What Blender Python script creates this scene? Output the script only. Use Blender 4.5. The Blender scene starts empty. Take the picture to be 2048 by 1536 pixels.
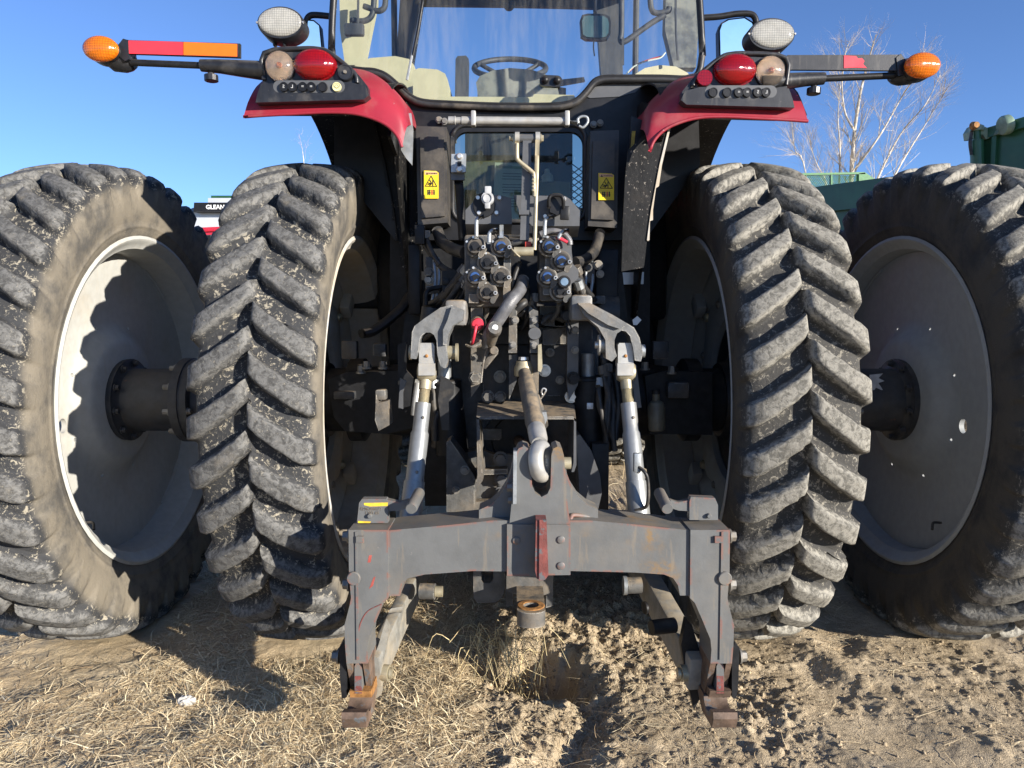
import bpy, bmesh, math, random
import numpy as np
from mathutils import Vector, Matrix, Quaternion

scene = bpy.context.scene
COL = scene.collection
random.seed(7)
RNG = np.random.default_rng(11)

# ------------------------------------------------------------------ camera
FPX, PITCH, CAMH = 1470.0, math.radians(5.0), 1.233      # focal length in px of a 2048 wide picture
cam_data = bpy.data.cameras.new('camera')
cam = bpy.data.objects.new('camera', cam_data)
COL.objects.link(cam)
cam_data.sensor_width = 36.0
cam_data.lens = 36.0 * FPX / 2048.0
cam_data.clip_start = 0.05
cam_data.clip_end = 6000.0
cam.location = (0, 0, CAMH)
cam.rotation_euler = (math.pi / 2 - PITCH, 0, 0)
scene.camera = cam

# ------------------------------------------------------------------ sky, sun, exposure
SUN_EL = math.radians(13.8)
SUN_POS = Vector((0.78, -0.625, 0)).normalized()          # towards the sun, seen from above
SUN_ROT = math.atan2(SUN_POS.x, SUN_POS.y)
world = bpy.data.worlds.new('World')
scene.world = world
world.use_nodes = True
wn = world.node_tree.nodes
wl = world.node_tree.links
bg = wn['Background']
sky = wn.new('ShaderNodeTexSky')
sky.sky_type = 'NISHITA'
sky.sun_disc = False
sky.sun_elevation = SUN_EL
sky.sun_rotation = SUN_ROT
sky.altitude = 2400
sky.air_density = 1.0
sky.dust_density = 0.0
sky.ozone_density = 4.6
tint = wn.new('ShaderNodeMix'); tint.data_type = 'RGBA'; tint.blend_type = 'MULTIPLY'      # camera white balance of the sky as a whole
tint.inputs[0].default_value = 1.0
tint.inputs[7].default_value = (1.04, .955, 1.02, 1)
wl.new(sky.outputs['Color'], tint.inputs[6])
wl.new(tint.outputs[2], bg.inputs['Color'])
bg.inputs['Strength'].default_value = 0.11
sd = bpy.data.lights.new('sun', 'SUN')
sd.energy = 5.0
sd.angle = math.radians(0.53)
sd.color = (1.0, 0.93, 0.83)
sun = bpy.data.objects.new('sun', sd)
COL.objects.link(sun)
sun_dir = Vector((SUN_POS.x * math.cos(SUN_EL), SUN_POS.y * math.cos(SUN_EL), math.sin(SUN_EL)))
sun.rotation_euler = sun_dir.to_track_quat('Z', 'Y').to_euler()
sun.location = (4, -4, 6)

vs = scene.view_settings
vs.view_transform = 'Standard'
vs.look = 'None'
vs.exposure = 1.0
vs.gamma = 1.0
vs.use_curve_mapping = False

# ------------------------------------------------------------------ helpers
def S(u, v, y):
    """point at distance y seen at photograph coordinates (u, v)"""
    a = (u - 1024) / FPX
    b = -(v - 768) / FPX
    dy = math.cos(PITCH) + b * math.sin(PITCH)
    dz = b * math.cos(PITCH) - math.sin(PITCH)
    t = y / dy
    return Vector((a * t, y, CAMH + dz * t))

def link(name, me, mat=None, parent=None, kind=None):
    o = bpy.data.objects.new(name, me)
    COL.objects.link(o)
    if mat is not None and me is not None:
        if isinstance(mat, (list, tuple)):
            for m in mat: me.materials.append(m)
        else:
            me.materials.append(mat)
    if parent is not None:
        o.parent = parent
        o.matrix_parent_inverse = WORLD(parent).inverted()
    if kind: o['kind'] = kind
    return o

def WORLD(o):
    m = Matrix.LocRotScale(o.location, o.rotation_euler, o.scale)
    if o.parent is None: return m
    return WORLD(o.parent) @ o.matrix_parent_inverse @ m

def thing(name, label, cat, loc=(0, 0, 0), group=None):
    o = bpy.data.objects.new(name, None)
    COL.objects.link(o)
    o.empty_display_size = 0.2
    o.location = loc
    o['label'] = label
    o['category'] = cat
    if group: o['group'] = group
    return o

def tag(o, label, cat, group=None):
    o['label'] = label
    o['category'] = cat
    if group: o['group'] = group
    return o

def finish(bm, name, mat, parent, bevel=0.0, smooth=True, seg=2, kind=None, ang=35):
    if bevel > 0:
        es = [e for e in bm.edges if e.is_manifold and e.calc_face_angle(0) > 0.5]
        if es:
            try:
                bmesh.ops.bevel(bm, geom=es, offset=bevel, segments=seg, profile=0.5, affect='EDGES', clamp_overlap=True)
            except Exception:
                pass
    bmesh.ops.recalc_face_normals(bm, faces=bm.faces[:])
    me = bpy.data.meshes.new(name)
    bm.to_mesh(me)
    bm.free()
    if smooth:
        me.shade_smooth()
        me.set_sharp_from_angle(angle=math.radians(ang))
    return link(name, me, mat, parent, kind)

# --- shape adders, all into a bmesh
def a_box(bm, c, s, rot=None):
    M_ = Matrix.Translation(Vector(c))
    if rot is not None: M_ = M_ @ rot.to_4x4()
    M_ = M_ @ Matrix.Diagonal((s[0], s[1], s[2], 1))
    return bmesh.ops.create_cube(bm, size=1.0, matrix=M_)['verts']

def a_ring(bm, rings, cap0=True, cap1=True, closed=False):
    """rings: list of lists of points, all the same length"""
    vr = [[bm.verts.new(p) for p in r] for r in rings]
    n = len(vr[0])
    m = len(vr)
    for i in range(m if closed else m - 1):
        a, b = vr[i], vr[(i + 1) % m]
        for j in range(n):
            k = (j + 1) % n
            try: bm.faces.new((a[j], a[k], b[k], b[j]))
            except ValueError: pass
    if not closed:
        if cap0:
            try: bm.faces.new(vr[0][::-1])
            except ValueError: pass
        if cap1:
            try: bm.faces.new(vr[-1])
            except ValueError: pass
    return vr

def frame(d):
    d = Vector(d).normalized()
    up = Vector((0, 0, 1)) if abs(d.z) < 0.92 else Vector((0, 1, 0))
    a = d.cross(up).normalized()
    b = a.cross(d).normalized()
    return d, a, b

def circ(c, a, b, ra, rb=None, n=16, ph=0.0):
    rb = ra if rb is None else rb
    c = Vector(c)
    return [c + a * (ra * math.cos(2 * math.pi * i / n + ph)) + b * (rb * math.sin(2 * math.pi * i / n + ph)) for i in range(n)]

def a_cyl(bm, p0, p1, r0, r1=None, n=16, ph=0.0):
    r1 = r0 if r1 is None else r1
    p0, p1 = Vector(p0), Vector(p1)
    d, a, b = frame(p1 - p0)
    return a_ring(bm, [circ(p0, a, b, r0, n=n, ph=ph), circ(p1, a, b, r1, n=n, ph=ph)])

def a_turn(bm, p0, p1, prof, n=20, rb=1.0):
    """turned shape along p0-p1; prof is a list of (t, r) with t a fraction along the line"""
    p0, p1 = Vector(p0), Vector(p1)
    d, a, b = frame(p1 - p0)
    return a_ring(bm, [circ(p0.lerp(p1, t), a, b, r, r * rb, n=n) for t, r in prof])

def smooth_pts(pts, k=6):
    """Catmull-Rom through points"""
    P_ = [Vector(p) for p in pts]
    if len(P_) < 3: return P_
    Q = [P_[0] * 2 - P_[1]] + P_ + [P_[-1] * 2 - P_[-2]]
    out = []
    for i in range(1, len(Q) - 2):
        p0, p1, p2, p3 = Q[i - 1], Q[i], Q[i + 1], Q[i + 2]
        for s in range(k):
            t = s / k
            out.append(0.5 * ((2 * p1) + (p2 - p0) * t + (2 * p0 - 5 * p1 + 4 * p2 - p3) * t * t + (3 * p1 - p0 - 3 * p2 + p3) * t ** 3))
    out.append(P_[-1])
    return out

def a_tube(bm, pts, r, n=8, k=6, flat=1.0, closed=False):
    pts = smooth_pts(pts, k) if k > 1 else [Vector(p) for p in pts]
    rings = []
    pa = None
    for i, p in enumerate(pts):
        if closed: d = pts[(i + 1) % len(pts)] - pts[i - 1]
        else: d = pts[min(i + 1, len(pts) - 1)] - pts[max(i - 1, 0)]
        d.normalize()
        if pa is None:
            _, a, b = frame(d)
        else:
            a = (pa - d * pa.dot(d)).normalized()
            b = d.cross(a)
        pa = a
        rr = r[min(int(i / max(len(pts) - 1, 1) * (len(r) - 1) + .5), len(r) - 1)] if isinstance(r, (list, tuple)) else r
        rings.append(circ(p, a, b, rr, rr * flat, n=n))
    return a_ring(bm, rings, closed=closed)

def a_prism(bm, pts, off):
    """closed outline pts (3D), pushed out along off"""
    off = Vector(off)
    A = [bm.verts.new(p) for p in pts]
    B = [bm.verts.new(Vector(p) + off) for p in pts]
    n = len(A)
    bm.faces.new(A)
    bm.faces.new(B[::-1])
    for i in range(n):
        k = (i + 1) % n
        bm.faces.new((A[k], A[i], B[i], B[k]))

# --- whole parts
def box(name, c, s, mat, parent, bevel=0.004, rot=None, **kw):
    bm = bmesh.new(); a_box(bm, c, s, rot)
    return finish(bm, name, mat, parent, bevel, **kw)

def cyl(name, p0, p1, r0, mat, parent, r1=None, n=20, bevel=0.0015, **kw):
    bm = bmesh.new(); a_cyl(bm, p0, p1, r0, r1, n)
    return finish(bm, name, mat, parent, bevel, seg=1, **kw)

def turn(name, p0, p1, prof, mat, parent, n=24, rb=1.0, **kw):
    bm = bmesh.new(); a_turn(bm, p0, p1, prof, n, rb)
    return finish(bm, name, mat, parent, 0, **kw)

def tube(name, pts, r, mat, parent, n=10, k=6, flat=1.0, **kw):
    bm = bmesh.new(); a_tube(bm, pts, r, n, k, flat)
    return finish(bm, name, mat, parent, 0, ang=50, **kw)

def prism(name, pts, off, mat, parent, bevel=0.003, **kw):
    bm = bmesh.new(); a_prism(bm, pts, off)
    return finish(bm, name, mat, parent, bevel, **kw)

def plate(name, uv, y, thick, mat, parent, bevel=0.003, **kw):
    """flat plate facing the rear, outline given in photograph coordinates at distance y"""
    return prism(name, [S(u, v, y) for u, v in uv], (0, thick, 0), mat, parent, bevel, **kw)

def hexbolt(name, p, d, r, h, mat, parent, washer=True):
    bm = bmesh.new()
    p = Vector(p); d = Vector(d).normalized()
    if washer: a_cyl(bm, p, p + d * h * .25, r * 1.35, n=16)
    a_cyl(bm, p + d * h * .25, p + d * h, r, r * .94, n=6)
    return finish(bm, name, mat, parent, 0.0008, seg=1)

def loft(name, rows, mat, parent, thick=0.0, **kw):
    """open sheet through rows of points"""
    bm = bmesh.new()
    V = [[bm.verts.new(p) for p in r] for r in rows]
    for i in range(len(V) - 1):
        for j in range(len(V[0]) - 1):
            bm.faces.new((V[i][j], V[i][j + 1], V[i + 1][j + 1], V[i + 1][j]))
    if thick:
        bmesh.ops.recalc_face_normals(bm, faces=bm.faces[:])
        bmesh.ops.solidify(bm, geom=bm.faces[:], thickness=thick)
    return finish(bm, name, mat, parent, 0, **kw)

def cut(o, cutters):
    """cut real holes into o with bmesh cutters, then drop them"""
    dummies = []
    for bmc in cutters:
        me = bpy.data.meshes.new('cutter'); bmesh.ops.recalc_face_normals(bmc, faces=bmc.faces[:]); bmc.to_mesh(me); bmc.free()
        c = bpy.data.objects.new('cutter', me); COL.objects.link(c)
        m = o.modifiers.new('cut', 'BOOLEAN'); m.operation = 'DIFFERENCE'; m.object = c; m.solver = 'EXACT'
        dummies.append(c)
    bpy.context.view_layer.update()
    dg = bpy.context.evaluated_depsgraph_get()
    me = bpy.data.meshes.new_from_object(o.evaluated_get(dg))
    o.modifiers.clear()
    o.data = me
    me.shade_smooth(); me.set_sharp_from_angle(angle=math.radians(35))
    for c in dummies: bpy.data.objects.remove(c, do_unlink=True)

def cyl_cutter(p0, p1, r, n=20, rb=None):
    bm = bmesh.new()
    p0, p1 = Vector(p0), Vector(p1)
    d, a, b = frame(p1 - p0)
    a_ring(bm, [circ(p0, a, b, r, rb, n=n), circ(p1, a, b, r, rb, n=n)])
    return bm

def text(name, body, M_, size, mat, parent, depth=0.0008, bold=0.0):
    cu = bpy.data.curves.new(name, 'FONT')
    cu.body = body; cu.size = size; cu.extrude = depth; cu.offset = bold
    cu.align_x = 'CENTER'; cu.align_y = 'CENTER'; cu.resolution_u = 2
    t = bpy.data.objects.new(name + '_tmp', cu); COL.objects.link(t)
    bpy.context.view_layer.update()
    me = bpy.data.meshes.new_from_object(t.evaluated_get(bpy.context.evaluated_depsgraph_get()))
    bpy.data.objects.remove(t, do_unlink=True)
    me.transform(M_)
    me.materials.clear()
    return link(name, me, mat, parent)

def facing(p, sx=1.0, tilt=0.0):
    """text matrix: upright text at p that reads from the rear (camera side)"""
    return Matrix.Translation(Vector(p)) @ Matrix.Rotation(math.pi / 2 + tilt, 4, 'X') @ Matrix.Diagonal((sx, 1, 1, 1))
# ------------------------------------------------------------------ materials
def _mix(nt, fac, a, b, blend='MIX'):
    m = nt.nodes.new('ShaderNodeMix'); m.data_type = 'RGBA'; m.blend_type = blend
    for s, x in ((0, fac), (6, a), (7, b)):
        if hasattr(x, 'links') or hasattr(x, 'is_linked'): nt.links.new(x, m.inputs[s])
        elif isinstance(x, (int, float)): m.inputs[s].default_value = x
        else: m.inputs[s].default_value = (x[0], x[1], x[2], 1)
    return m.outputs[2]

def _math(nt, op, a, b=None, c=None, clamp=False):
    m = nt.nodes.new('ShaderNodeMath'); m.operation = op; m.use_clamp = clamp
    for i, x in enumerate((a, b, c)):
        if x is None: continue
        if hasattr(x, 'is_linked'): nt.links.new(x, m.inputs[i])
        else: m.inputs[i].default_value = x
    return m.outputs[0]

def _noise(nt, vec, scale, detail=4.0, rough=0.55, dist=0.0):
    n = nt.nodes.new('ShaderNodeTexNoise')
    n.inputs['Scale'].default_value = scale; n.inputs['Detail'].default_value = detail
    n.inputs['Roughness'].default_value = rough; n.inputs['Distortion'].default_value = dist
    nt.links.new(vec, n.inputs['Vector'])
    return n.outputs[0]

def _ramp(nt, x, lo, hi):
    m = nt.nodes.new('ShaderNodeMapRange'); m.interpolation_type = 'SMOOTHSTEP'
    nt.links.new(x, m.inputs[0]); m.inputs[1].default_value = lo; m.inputs[2].default_value = hi
    return m.outputs[0]

def base(name):
    m = bpy.data.materials.new(name); m.use_nodes = True
    nt = m.node_tree; b = nt.nodes['Principled BSDF']
    tc = nt.nodes.new('ShaderNodeTexCoord')
    return m, nt, b, tc.outputs['Object']

DUST = (0.40, 0.30, 0.19)

def mat(name, col, rough=0.5, metal=0.0, dust=0.0, dcol=DUST, dscale=7.0, up=0.0, var=0.25, vscale=30.0,
        bump=0.0, bscale=120.0, chip=None, chip_amt=0.0, chip_scale=9.0, edge=None, edge_r=0.006, spec=0.5, coat=0.0, speck=0.0, streak=0.0, stain=None, stain_amt=.4, stain_scale=3.0):
    m, nt, b, vec = base(name)
    n1 = _noise(nt, vec, vscale, 5)
    dark = tuple(c * (1 - var) for c in col); light = tuple(min(1, c * (1 + var)) for c in col)
    c = _mix(nt, _ramp(nt, n1, .3, .7), dark, light)
    r = None
    if chip:
        nc = _noise(nt, vec, chip_scale, 8, .7)
        f = _ramp(nt, nc, 1 - chip_amt, 1 - chip_amt + .04)
        c = _mix(nt, f, c, chip)
    if edge:
        bv = nt.nodes.new('ShaderNodeBevel'); bv.samples = 4; bv.inputs['Radius'].default_value = edge_r
        ge = nt.nodes.new('ShaderNodeNewGeometry')
        vm = nt.nodes.new('ShaderNodeVectorMath'); vm.operation = 'DOT_PRODUCT'
        nt.links.new(bv.outputs[0], vm.inputs[0]); nt.links.new(ge.outputs['Normal'], vm.inputs[1])
        e = _math(nt, 'SUBTRACT', 1.0, vm.outputs['Value'])
        ne = _noise(nt, vec, 11, 7, .72)
        e = _math(nt, 'MULTIPLY', _ramp(nt, e, .008, .06), _ramp(nt, ne, .51, .56))
        c = _mix(nt, e, c, edge)
    if stain:
        s1 = _noise(nt, vec, stain_scale, 3, .5); s2 = _noise(nt, vec, 60, 5, .7)
        c = _mix(nt, _math(nt, 'MULTIPLY', _ramp(nt, s1, 1 - stain_amt, 1.1 - stain_amt), _ramp(nt, s2, .36, .62)), c, stain)
    if dust > 0 or up > 0:
        nd = _noise(nt, vec, dscale, 7, .62)
        f = _math(nt, 'MULTIPLY', _ramp(nt, nd, .62 - dust * .5, .78 - dust * .25), min(1, dust * 1.15))
        if streak:
            mp = nt.nodes.new('ShaderNodeMapping'); mp.inputs['Scale'].default_value = (1, 1, .12)
            nt.links.new(vec, mp.inputs[0])
            ns = _noise(nt, mp.outputs[0], 45, 4, .6)
            f = _math(nt, 'MAXIMUM', f, _math(nt, 'MULTIPLY', _ramp(nt, ns, .56, .68), streak))
        if up > 0:
            ge2 = nt.nodes.new('ShaderNodeNewGeometry')
            sx = nt.nodes.new('ShaderNodeSeparateXYZ'); nt.links.new(ge2.outputs['Normal'], sx.inputs[0])
            fu = _math(nt, 'MULTIPLY', _ramp(nt, sx.outputs[2], .25, .95), up)
            n2 = _noise(nt, vec, dscale * 4, 6, .65)
            fu = _math(nt, 'MULTIPLY', fu, _ramp(nt, n2, .28, .62))
            f = _math(nt, 'MAXIMUM', f, fu)
        c = _mix(nt, f, c, dcol)
        r = _math(nt, 'ADD', _math(nt, 'MULTIPLY', f, .9 - rough), rough)
    if speck > 0:
        nv = _noise(nt, vec, 75, 6, .72, .4); nn = _noise(nt, vec, 5, 3)
        f = _math(nt, 'MULTIPLY', _ramp(nt, nv, .67 - speck * .4, .70 - speck * .4), _ramp(nt, nn, .38, .62))
        c = _mix(nt, _math(nt, 'MULTIPLY', f, .75), c, (.34, .30, .25))
    nt.links.new(c, b.inputs['Base Color'])
    if r is not None: nt.links.new(r, b.inputs['Roughness'])
    else:
        nr = _noise(nt, vec, vscale * .6, 4)
        nt.links.new(_math(nt, 'ADD', _math(nt, 'MULTIPLY', nr, .24), rough - .12, clamp=True), b.inputs['Roughness'])
    b.inputs['Metallic'].default_value = metal
    b.inputs['Specular IOR Level'].default_value = spec
    if coat: b.inputs['Coat Weight'].default_value = coat; b.inputs['Coat Roughness'].default_value = .15
    if bump > 0:
        bp = nt.nodes.new('ShaderNodeBump'); bp.inputs['Strength'].default_value = bump; bp.inputs['Distance'].default_value = .004
        nt.links.new(_noise(nt, vec, bscale, 5, .6), bp.inputs['Height'])
        nt.links.new(bp.outputs[0], b.inputs['Normal'])
    return m

TAN = (.36, .27, .17)
m_hitch = mat('hitch_grey_paint', (.112, .115, .114), .5, dust=.25, dcol=(.205, .165, .115), dscale=4.2, up=.55, var=.10, vscale=14, bump=.12, bscale=90,
              edge=(.21, .085, .062), edge_r=.012, chip=(.22, .20, .18), chip_amt=.335, chip_scale=34, streak=.42, stain=(.20, .125, .055), stain_amt=.415, stain_scale=4.5)
m_rusthook = mat('rusty_hook', (.115, .075, .052), .7, dust=.2, chip=(.10, .105, .11), chip_amt=.44, chip_scale=14, bump=.4, bscale=70, var=.45, vscale=18)
m_rust = mat('rust_orange', (.30, .14, .04), .8, dust=.15, var=.4, vscale=50, bump=.4, bscale=110)
m_redprimer = mat('red_primer', (.16, .045, .038), .6, dust=.15, chip=(.10, .10, .105), chip_amt=.46, chip_scale=28, bump=.3)
m_cast = mat('grey_casting', (.040, .042, .044), .55, dust=.24, dcol=(.22, .165, .105), dscale=5, up=.75, var=.25, bump=.35, bscale=80, edge=(.26, .25, .23), edge_r=.006)
m_castdusty = mat('dusty_casting', (.075, .075, .072), .58, dust=.36, dcol=(.30, .225, .14), dscale=6.5, up=.85, var=.25, bump=.4, bscale=80, edge=(.33, .31, .27), edge_r=.006)
m_armcast = mat('lift_arm_casting', (.135, .137, .135), .48, dust=.30, dcol=(.36, .255, .14), dscale=6.5, up=.8, var=.22, bump=.35, bscale=100, edge=(.38, .36, .32), edge_r=.007)
m_dark = mat('dark_paint', (.012, .0125, .014), .5, spec=.28, dust=.10, dcol=(.11, .085, .06), dscale=5, up=.4, var=.3, bump=.12)
m_black = mat('black_plastic', (.011, .011, .012), .42, spec=.35, dust=.08, dcol=(.15, .13, .10), dscale=9, up=.32, var=.3, bump=.10, bscale=220)
m_housing = mat('lamp_housing_plastic', (.017, .0175, .02), .38, dust=.17, dcol=(.20, .18, .155), dscale=13, up=.4, var=.25, bump=.10, bscale=260, speck=.035, streak=.12)
m_liner = mat('mud_guard_plastic', (.009, .009, .009), .55, spec=.22, dust=.12, dcol=(.09, .07, .05), dscale=6, speck=.17, var=.3, bump=.3, bscale=60)
m_blackbox = mat('black_box_plastic', (.042, .038, .034), .42, dust=.3, dcol=(.16, .135, .105), dscale=10, up=.75, var=.15, bump=.08)
m_rubber = mat('rubber_hose', (.018, .018, .019), .5, dust=.35, dcol=(.20, .165, .12), dscale=9, up=.4, bump=.1)
m_greyhose = mat('grey_sleeve_hose', (.12, .12, .125), .38, dust=.25, dcol=(.28, .23, .17), dscale=11, bump=.3, bscale=260)
m_red = mat('red_paint', (.27, .014, .029), .45, dust=.30, dcol=(.31, .14, .12), dscale=6, up=.12, var=.10, vscale=9, chip=(.48, .34, .33), chip_amt=.33, chip_scale=21, coat=.08, bump=.03)
m_zinc = mat('zinc_plated', (.40, .395, .375), .45, metal=.4, dust=.34, dcol=(.42, .35, .24), dscale=12, var=.12, bump=.08, bscale=180)
m_zincy = mat('yellow_zinc', (.36, .32, .22), .45, metal=.4, dust=.35, dcol=(.40, .31, .19), dscale=14, var=.2, bump=.1)
m_rod = mat('silver_tube', (.26, .27, .272), .42, metal=.45, dust=.2, dcol=(.36, .31, .24), dscale=9, var=.1, chip=(.24, .2, .16), chip_amt=.30, chip_scale=16, bump=.06)
m_galv = mat('galvanised_steel', (.33, .35, .36), .44, metal=.55, dust=.3, dcol=(.36, .31, .23), dscale=8, var=.2, bump=.15, bscale=160)
m_bracket = mat('bracket_grey', (.082, .084, .088), .45, dust=.14, dcol=(.24, .2, .15), dscale=6, up=.3, var=.1)
m_link = mat('lower_link_steel', (.20, .195, .175), .52, dust=.4, dcol=(.34, .27, .17), dscale=7, up=.6, var=.2, bump=.3, bscale=70)
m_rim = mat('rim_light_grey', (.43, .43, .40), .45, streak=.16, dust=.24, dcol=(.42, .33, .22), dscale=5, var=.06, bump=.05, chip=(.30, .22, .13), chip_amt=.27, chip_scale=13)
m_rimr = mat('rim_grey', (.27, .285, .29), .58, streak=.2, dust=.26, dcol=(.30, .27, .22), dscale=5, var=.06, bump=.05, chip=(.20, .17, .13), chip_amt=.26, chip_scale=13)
m_rimdusty = mat('rim_dusty', (.45, .44, .41), .55, dust=.6, dcol=(.43, .33, .2), dscale=4, var=.1, bump=.15)
m_spool = mat('spool_dark_grey', (.036, .037, .04), .5, dust=.25, dcol=(.13, .105, .075), dscale=6, up=.5, chip=(.15, .07, .04), chip_amt=.35, chip_scale=10, bump=.15)
m_bolt = mat('bolt_steel', (.22, .21, .19), .5, metal=.5, dust=.35, dcol=(.33, .26, .17), dscale=20)
m_boltbright = mat('bolt_bright', (.62, .60, .56), .35, metal=.7, dust=.15, dcol=(.38, .32, .22), dscale=20)
m_blue = mat('blue_plug', (.025, .075, .22), .45, dust=.15, dcol=(.2, .2, .2), dscale=30)
m_bluegrey = mat('faded_blue_plug', (.12, .19, .27), .5, dust=.2, dscale=30)
m_redcap = mat('red_rubber_cap', (.55, .03, .055), .45, dust=.12, dscale=16)
m_yellow = mat('yellow_label', (.78, .56, .02), .42, dust=.10, dcol=(.5, .42, .25), dscale=20, var=.05)
m_labelorange = mat('label_header', (.72, .40, .20), .45, dust=.1, dscale=20, var=.06)
m_ink = mat('label_ink', (.02, .018, .015), .5)
m_labelred = mat('label_red', (.45, .05, .03), .5)
m_yellowpaint = mat('yellow_paint_marks', (.66, .44, .03), .6, dust=.2, dscale=40)
m_white = mat('white_marking', (.75, .75, .73), .5)
m_cream = mat('cream_button', (.75, .70, .36), .45, dust=.1)
m_trim = mat('cab_trim_pale_green', (.48, .435, .275), .6, var=.05, bump=.08, bscale=400)
m_trimshade = mat('cab_trim_dark', (.035, .037, .042), .6, var=.15, bump=.05)
m_dash = mat('dash_dusty_grey', (.06, .065, .07), .7, dust=.6, dcol=(.26, .26, .22), dscale=12, up=.9)
m_paper = mat('paper', (.62, .66, .58), .7, var=.04)
m_print = mat('printed_text', (.05, .07, .06), .7)
m_printgreen = mat('printed_green', (.25, .38, .16), .7)
m_cloth = mat('pale_green_upholstery', (.21, .20, .13), .85, var=.25, vscale=14, bump=.3, bscale=90)
m_gc = mat('green_paint', (.018, .085, .038), .42, dust=.18, dcol=(.11, .13, .085), dscale=3, var=.2, vscale=4, coat=.2)
m_gcl = mat('pale_green_paint', (.10, .24, .10), .5, dust=.2, dcol=(.3, .32, .22), dscale=6, var=.15)
m_gcf = mat('faded_green_paint', (.20, .28, .20), .5, dust=.2, dcol=(.3, .3, .22), dscale=6, var=.15)
m_silver = mat('silver_sheet', (.56, .58, .60), .35, metal=.25, dust=.1, dscale=2, var=.05, vscale=2)
m_truckred = mat('truck_red', (.45, .015, .03), .25, coat=.5, var=.05)
m_bark = mat('pale_bark', (.50, .45, .37), .85, var=.4, vscale=6, bump=.3, bscale=30)
m_twig = mat('twig_bark', (.46, .39, .31), .85, var=.3, vscale=4)
m_jug = mat('shaded_milky_jug', (.13, .115, .08), .45, dust=.2, dcol=(.14, .11, .07), dscale=8)  # milky plastic darkened: the shade on the jug is put into its colour
m_stone = mat('white_stone', (.46, .44, .40), .8, var=.15, bump=.5, bscale=40)
m_chrome = mat('chrome', (.75, .75, .75), .15, metal=1.0)
m_capgrey = mat('pale_grey_cap', (.38, .385, .39), .5, dust=.15, dscale=14)
m_markred = mat('red_rub_mark', (.32, .065, .05), .6, dust=.3, dcol=(.13, .12, .11), dscale=60)
m_faint = mat('worn_marking', (.42, .42, .41), .5)
m_reflred = mat('red_reflective_tape', (.70, .035, .05), .35, var=.04, coat=.3)
m_reflorange = mat('orange_reflective_tape', (.86, .15, .004), .35, var=.04, coat=.3)

def glass_mat(name, col, rough=.02, alpha=.2):
    m, nt, b, vec = base(name)
    out = nt.nodes['Material Output']
    tr = nt.nodes.new('ShaderNodeBsdfTransparent'); tr.inputs[0].default_value = (*col, 1)
    gl = nt.nodes.new('ShaderNodeBsdfGlossy'); gl.inputs['Roughness'].default_value = rough
    df = nt.nodes.new('ShaderNodeBsdfDiffuse'); df.inputs[0].default_value = (.5, .46, .38, 1)
    fr = nt.nodes.new('ShaderNodeLayerWeight'); fr.inputs[0].default_value = .5
    fq = _math(nt, 'ADD', _math(nt, 'MULTIPLY', _math(nt, 'POWER', fr.outputs['Facing'], 4.0), .7), .035)
    mx = nt.nodes.new('ShaderNodeMixShader'); nt.links.new(fq, mx.inputs[0])
    nt.links.new(tr.outputs[0], mx.inputs[1]); nt.links.new(gl.outputs[0], mx.inputs[2])
    mp = nt.nodes.new('ShaderNodeMapping'); mp.inputs['Scale'].default_value = (1, 1, .15); nt.links.new(vec, mp.inputs[0])
    f = _math(nt, 'MULTIPLY', _ramp(nt, _noise(nt, mp.outputs[0], 26, 6, .65), .40, .75), alpha)
    m2 = nt.nodes.new('ShaderNodeMixShader'); nt.links.new(f, m2.inputs[0])
    nt.links.new(mx.outputs[0], m2.inputs[1]); nt.links.new(df.outputs[0], m2.inputs[2])
    nt.links.new(m2.outputs[0], out.inputs['Surface'])
    nt.nodes.remove(b)
    return m
m_glass = glass_mat('cab_glass', (.94, .96, .95), .02, .07)
m_glasslow = glass_mat('lower_cab_glass', (.70, .74, .69), .02, .07)
m_carglass = mat('vehicle_glass', (.05, .09, .10), .08, var=.05)
m_mirror = mat('mirror_glass', (.85, .87, .88), .03, metal=1.0, var=.02, dust=.06, dscale=18)

def lens_mat(name, col, trans=.6, rough=.18, bump=.35, wave=None, grid=None):
    m, nt, b, vec = base(name)
    c = _mix(nt, _ramp(nt, _noise(nt, vec, 40, 5), .3, .7), tuple(x * .82 for x in col), col)
    if grid:
        for ax in ('X', 'Z'):
            wv = nt.nodes.new('ShaderNodeTexWave'); wv.bands_direction = ax; wv.inputs['Scale'].default_value = grid; wv.inputs['Distortion'].default_value = 1.6; wv.inputs['Detail Scale'].default_value = 3
            nt.links.new(vec, wv.inputs['Vector'])
            c = _mix(nt, _math(nt, 'MULTIPLY', _ramp(nt, wv.outputs[1], .5, 1.0), .38), c, tuple(x * .28 for x in col))
    nt.links.new(c, b.inputs['Base Color'])
    b.inputs['Roughness'].default_value = rough
    b.inputs['Transmission Weight'].default_value = trans
    b.inputs['IOR'].default_value = 1.45
    b.inputs['Coat Weight'].default_value = .4; b.inputs['Coat Roughness'].default_value = .1
    w = nt.nodes.new('ShaderNodeTexWave'); w.inputs['Scale'].default_value = wave or 60; w.bands_direction = 'X'
    nt.links.new(vec, w.inputs['Vector'])
    bp = nt.nodes.new('ShaderNodeBump'); bp.inputs['Strength'].default_value = bump; bp.inputs['Distance'].default_value = .002
    nt.links.new(w.outputs[1], bp.inputs['Height']); nt.links.new(bp.outputs[0], b.inputs['Normal'])
    return m
m_lensred = lens_mat('red_lens', (.62, .008, .012), .62, .07, .22, 190, 36)
m_lensorange = lens_mat('amber_lens', (.92, .25, .008), .35, .14, .25, 150, 40)
m_lensclear = lens_mat('clear_amber_lens', (.96, .80, .64), .92, .04, .10, 260)
m_lenswork = lens_mat('work_lamp_lens', (.88, .86, .78), .30, .3, .9, 260, 42)
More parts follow.
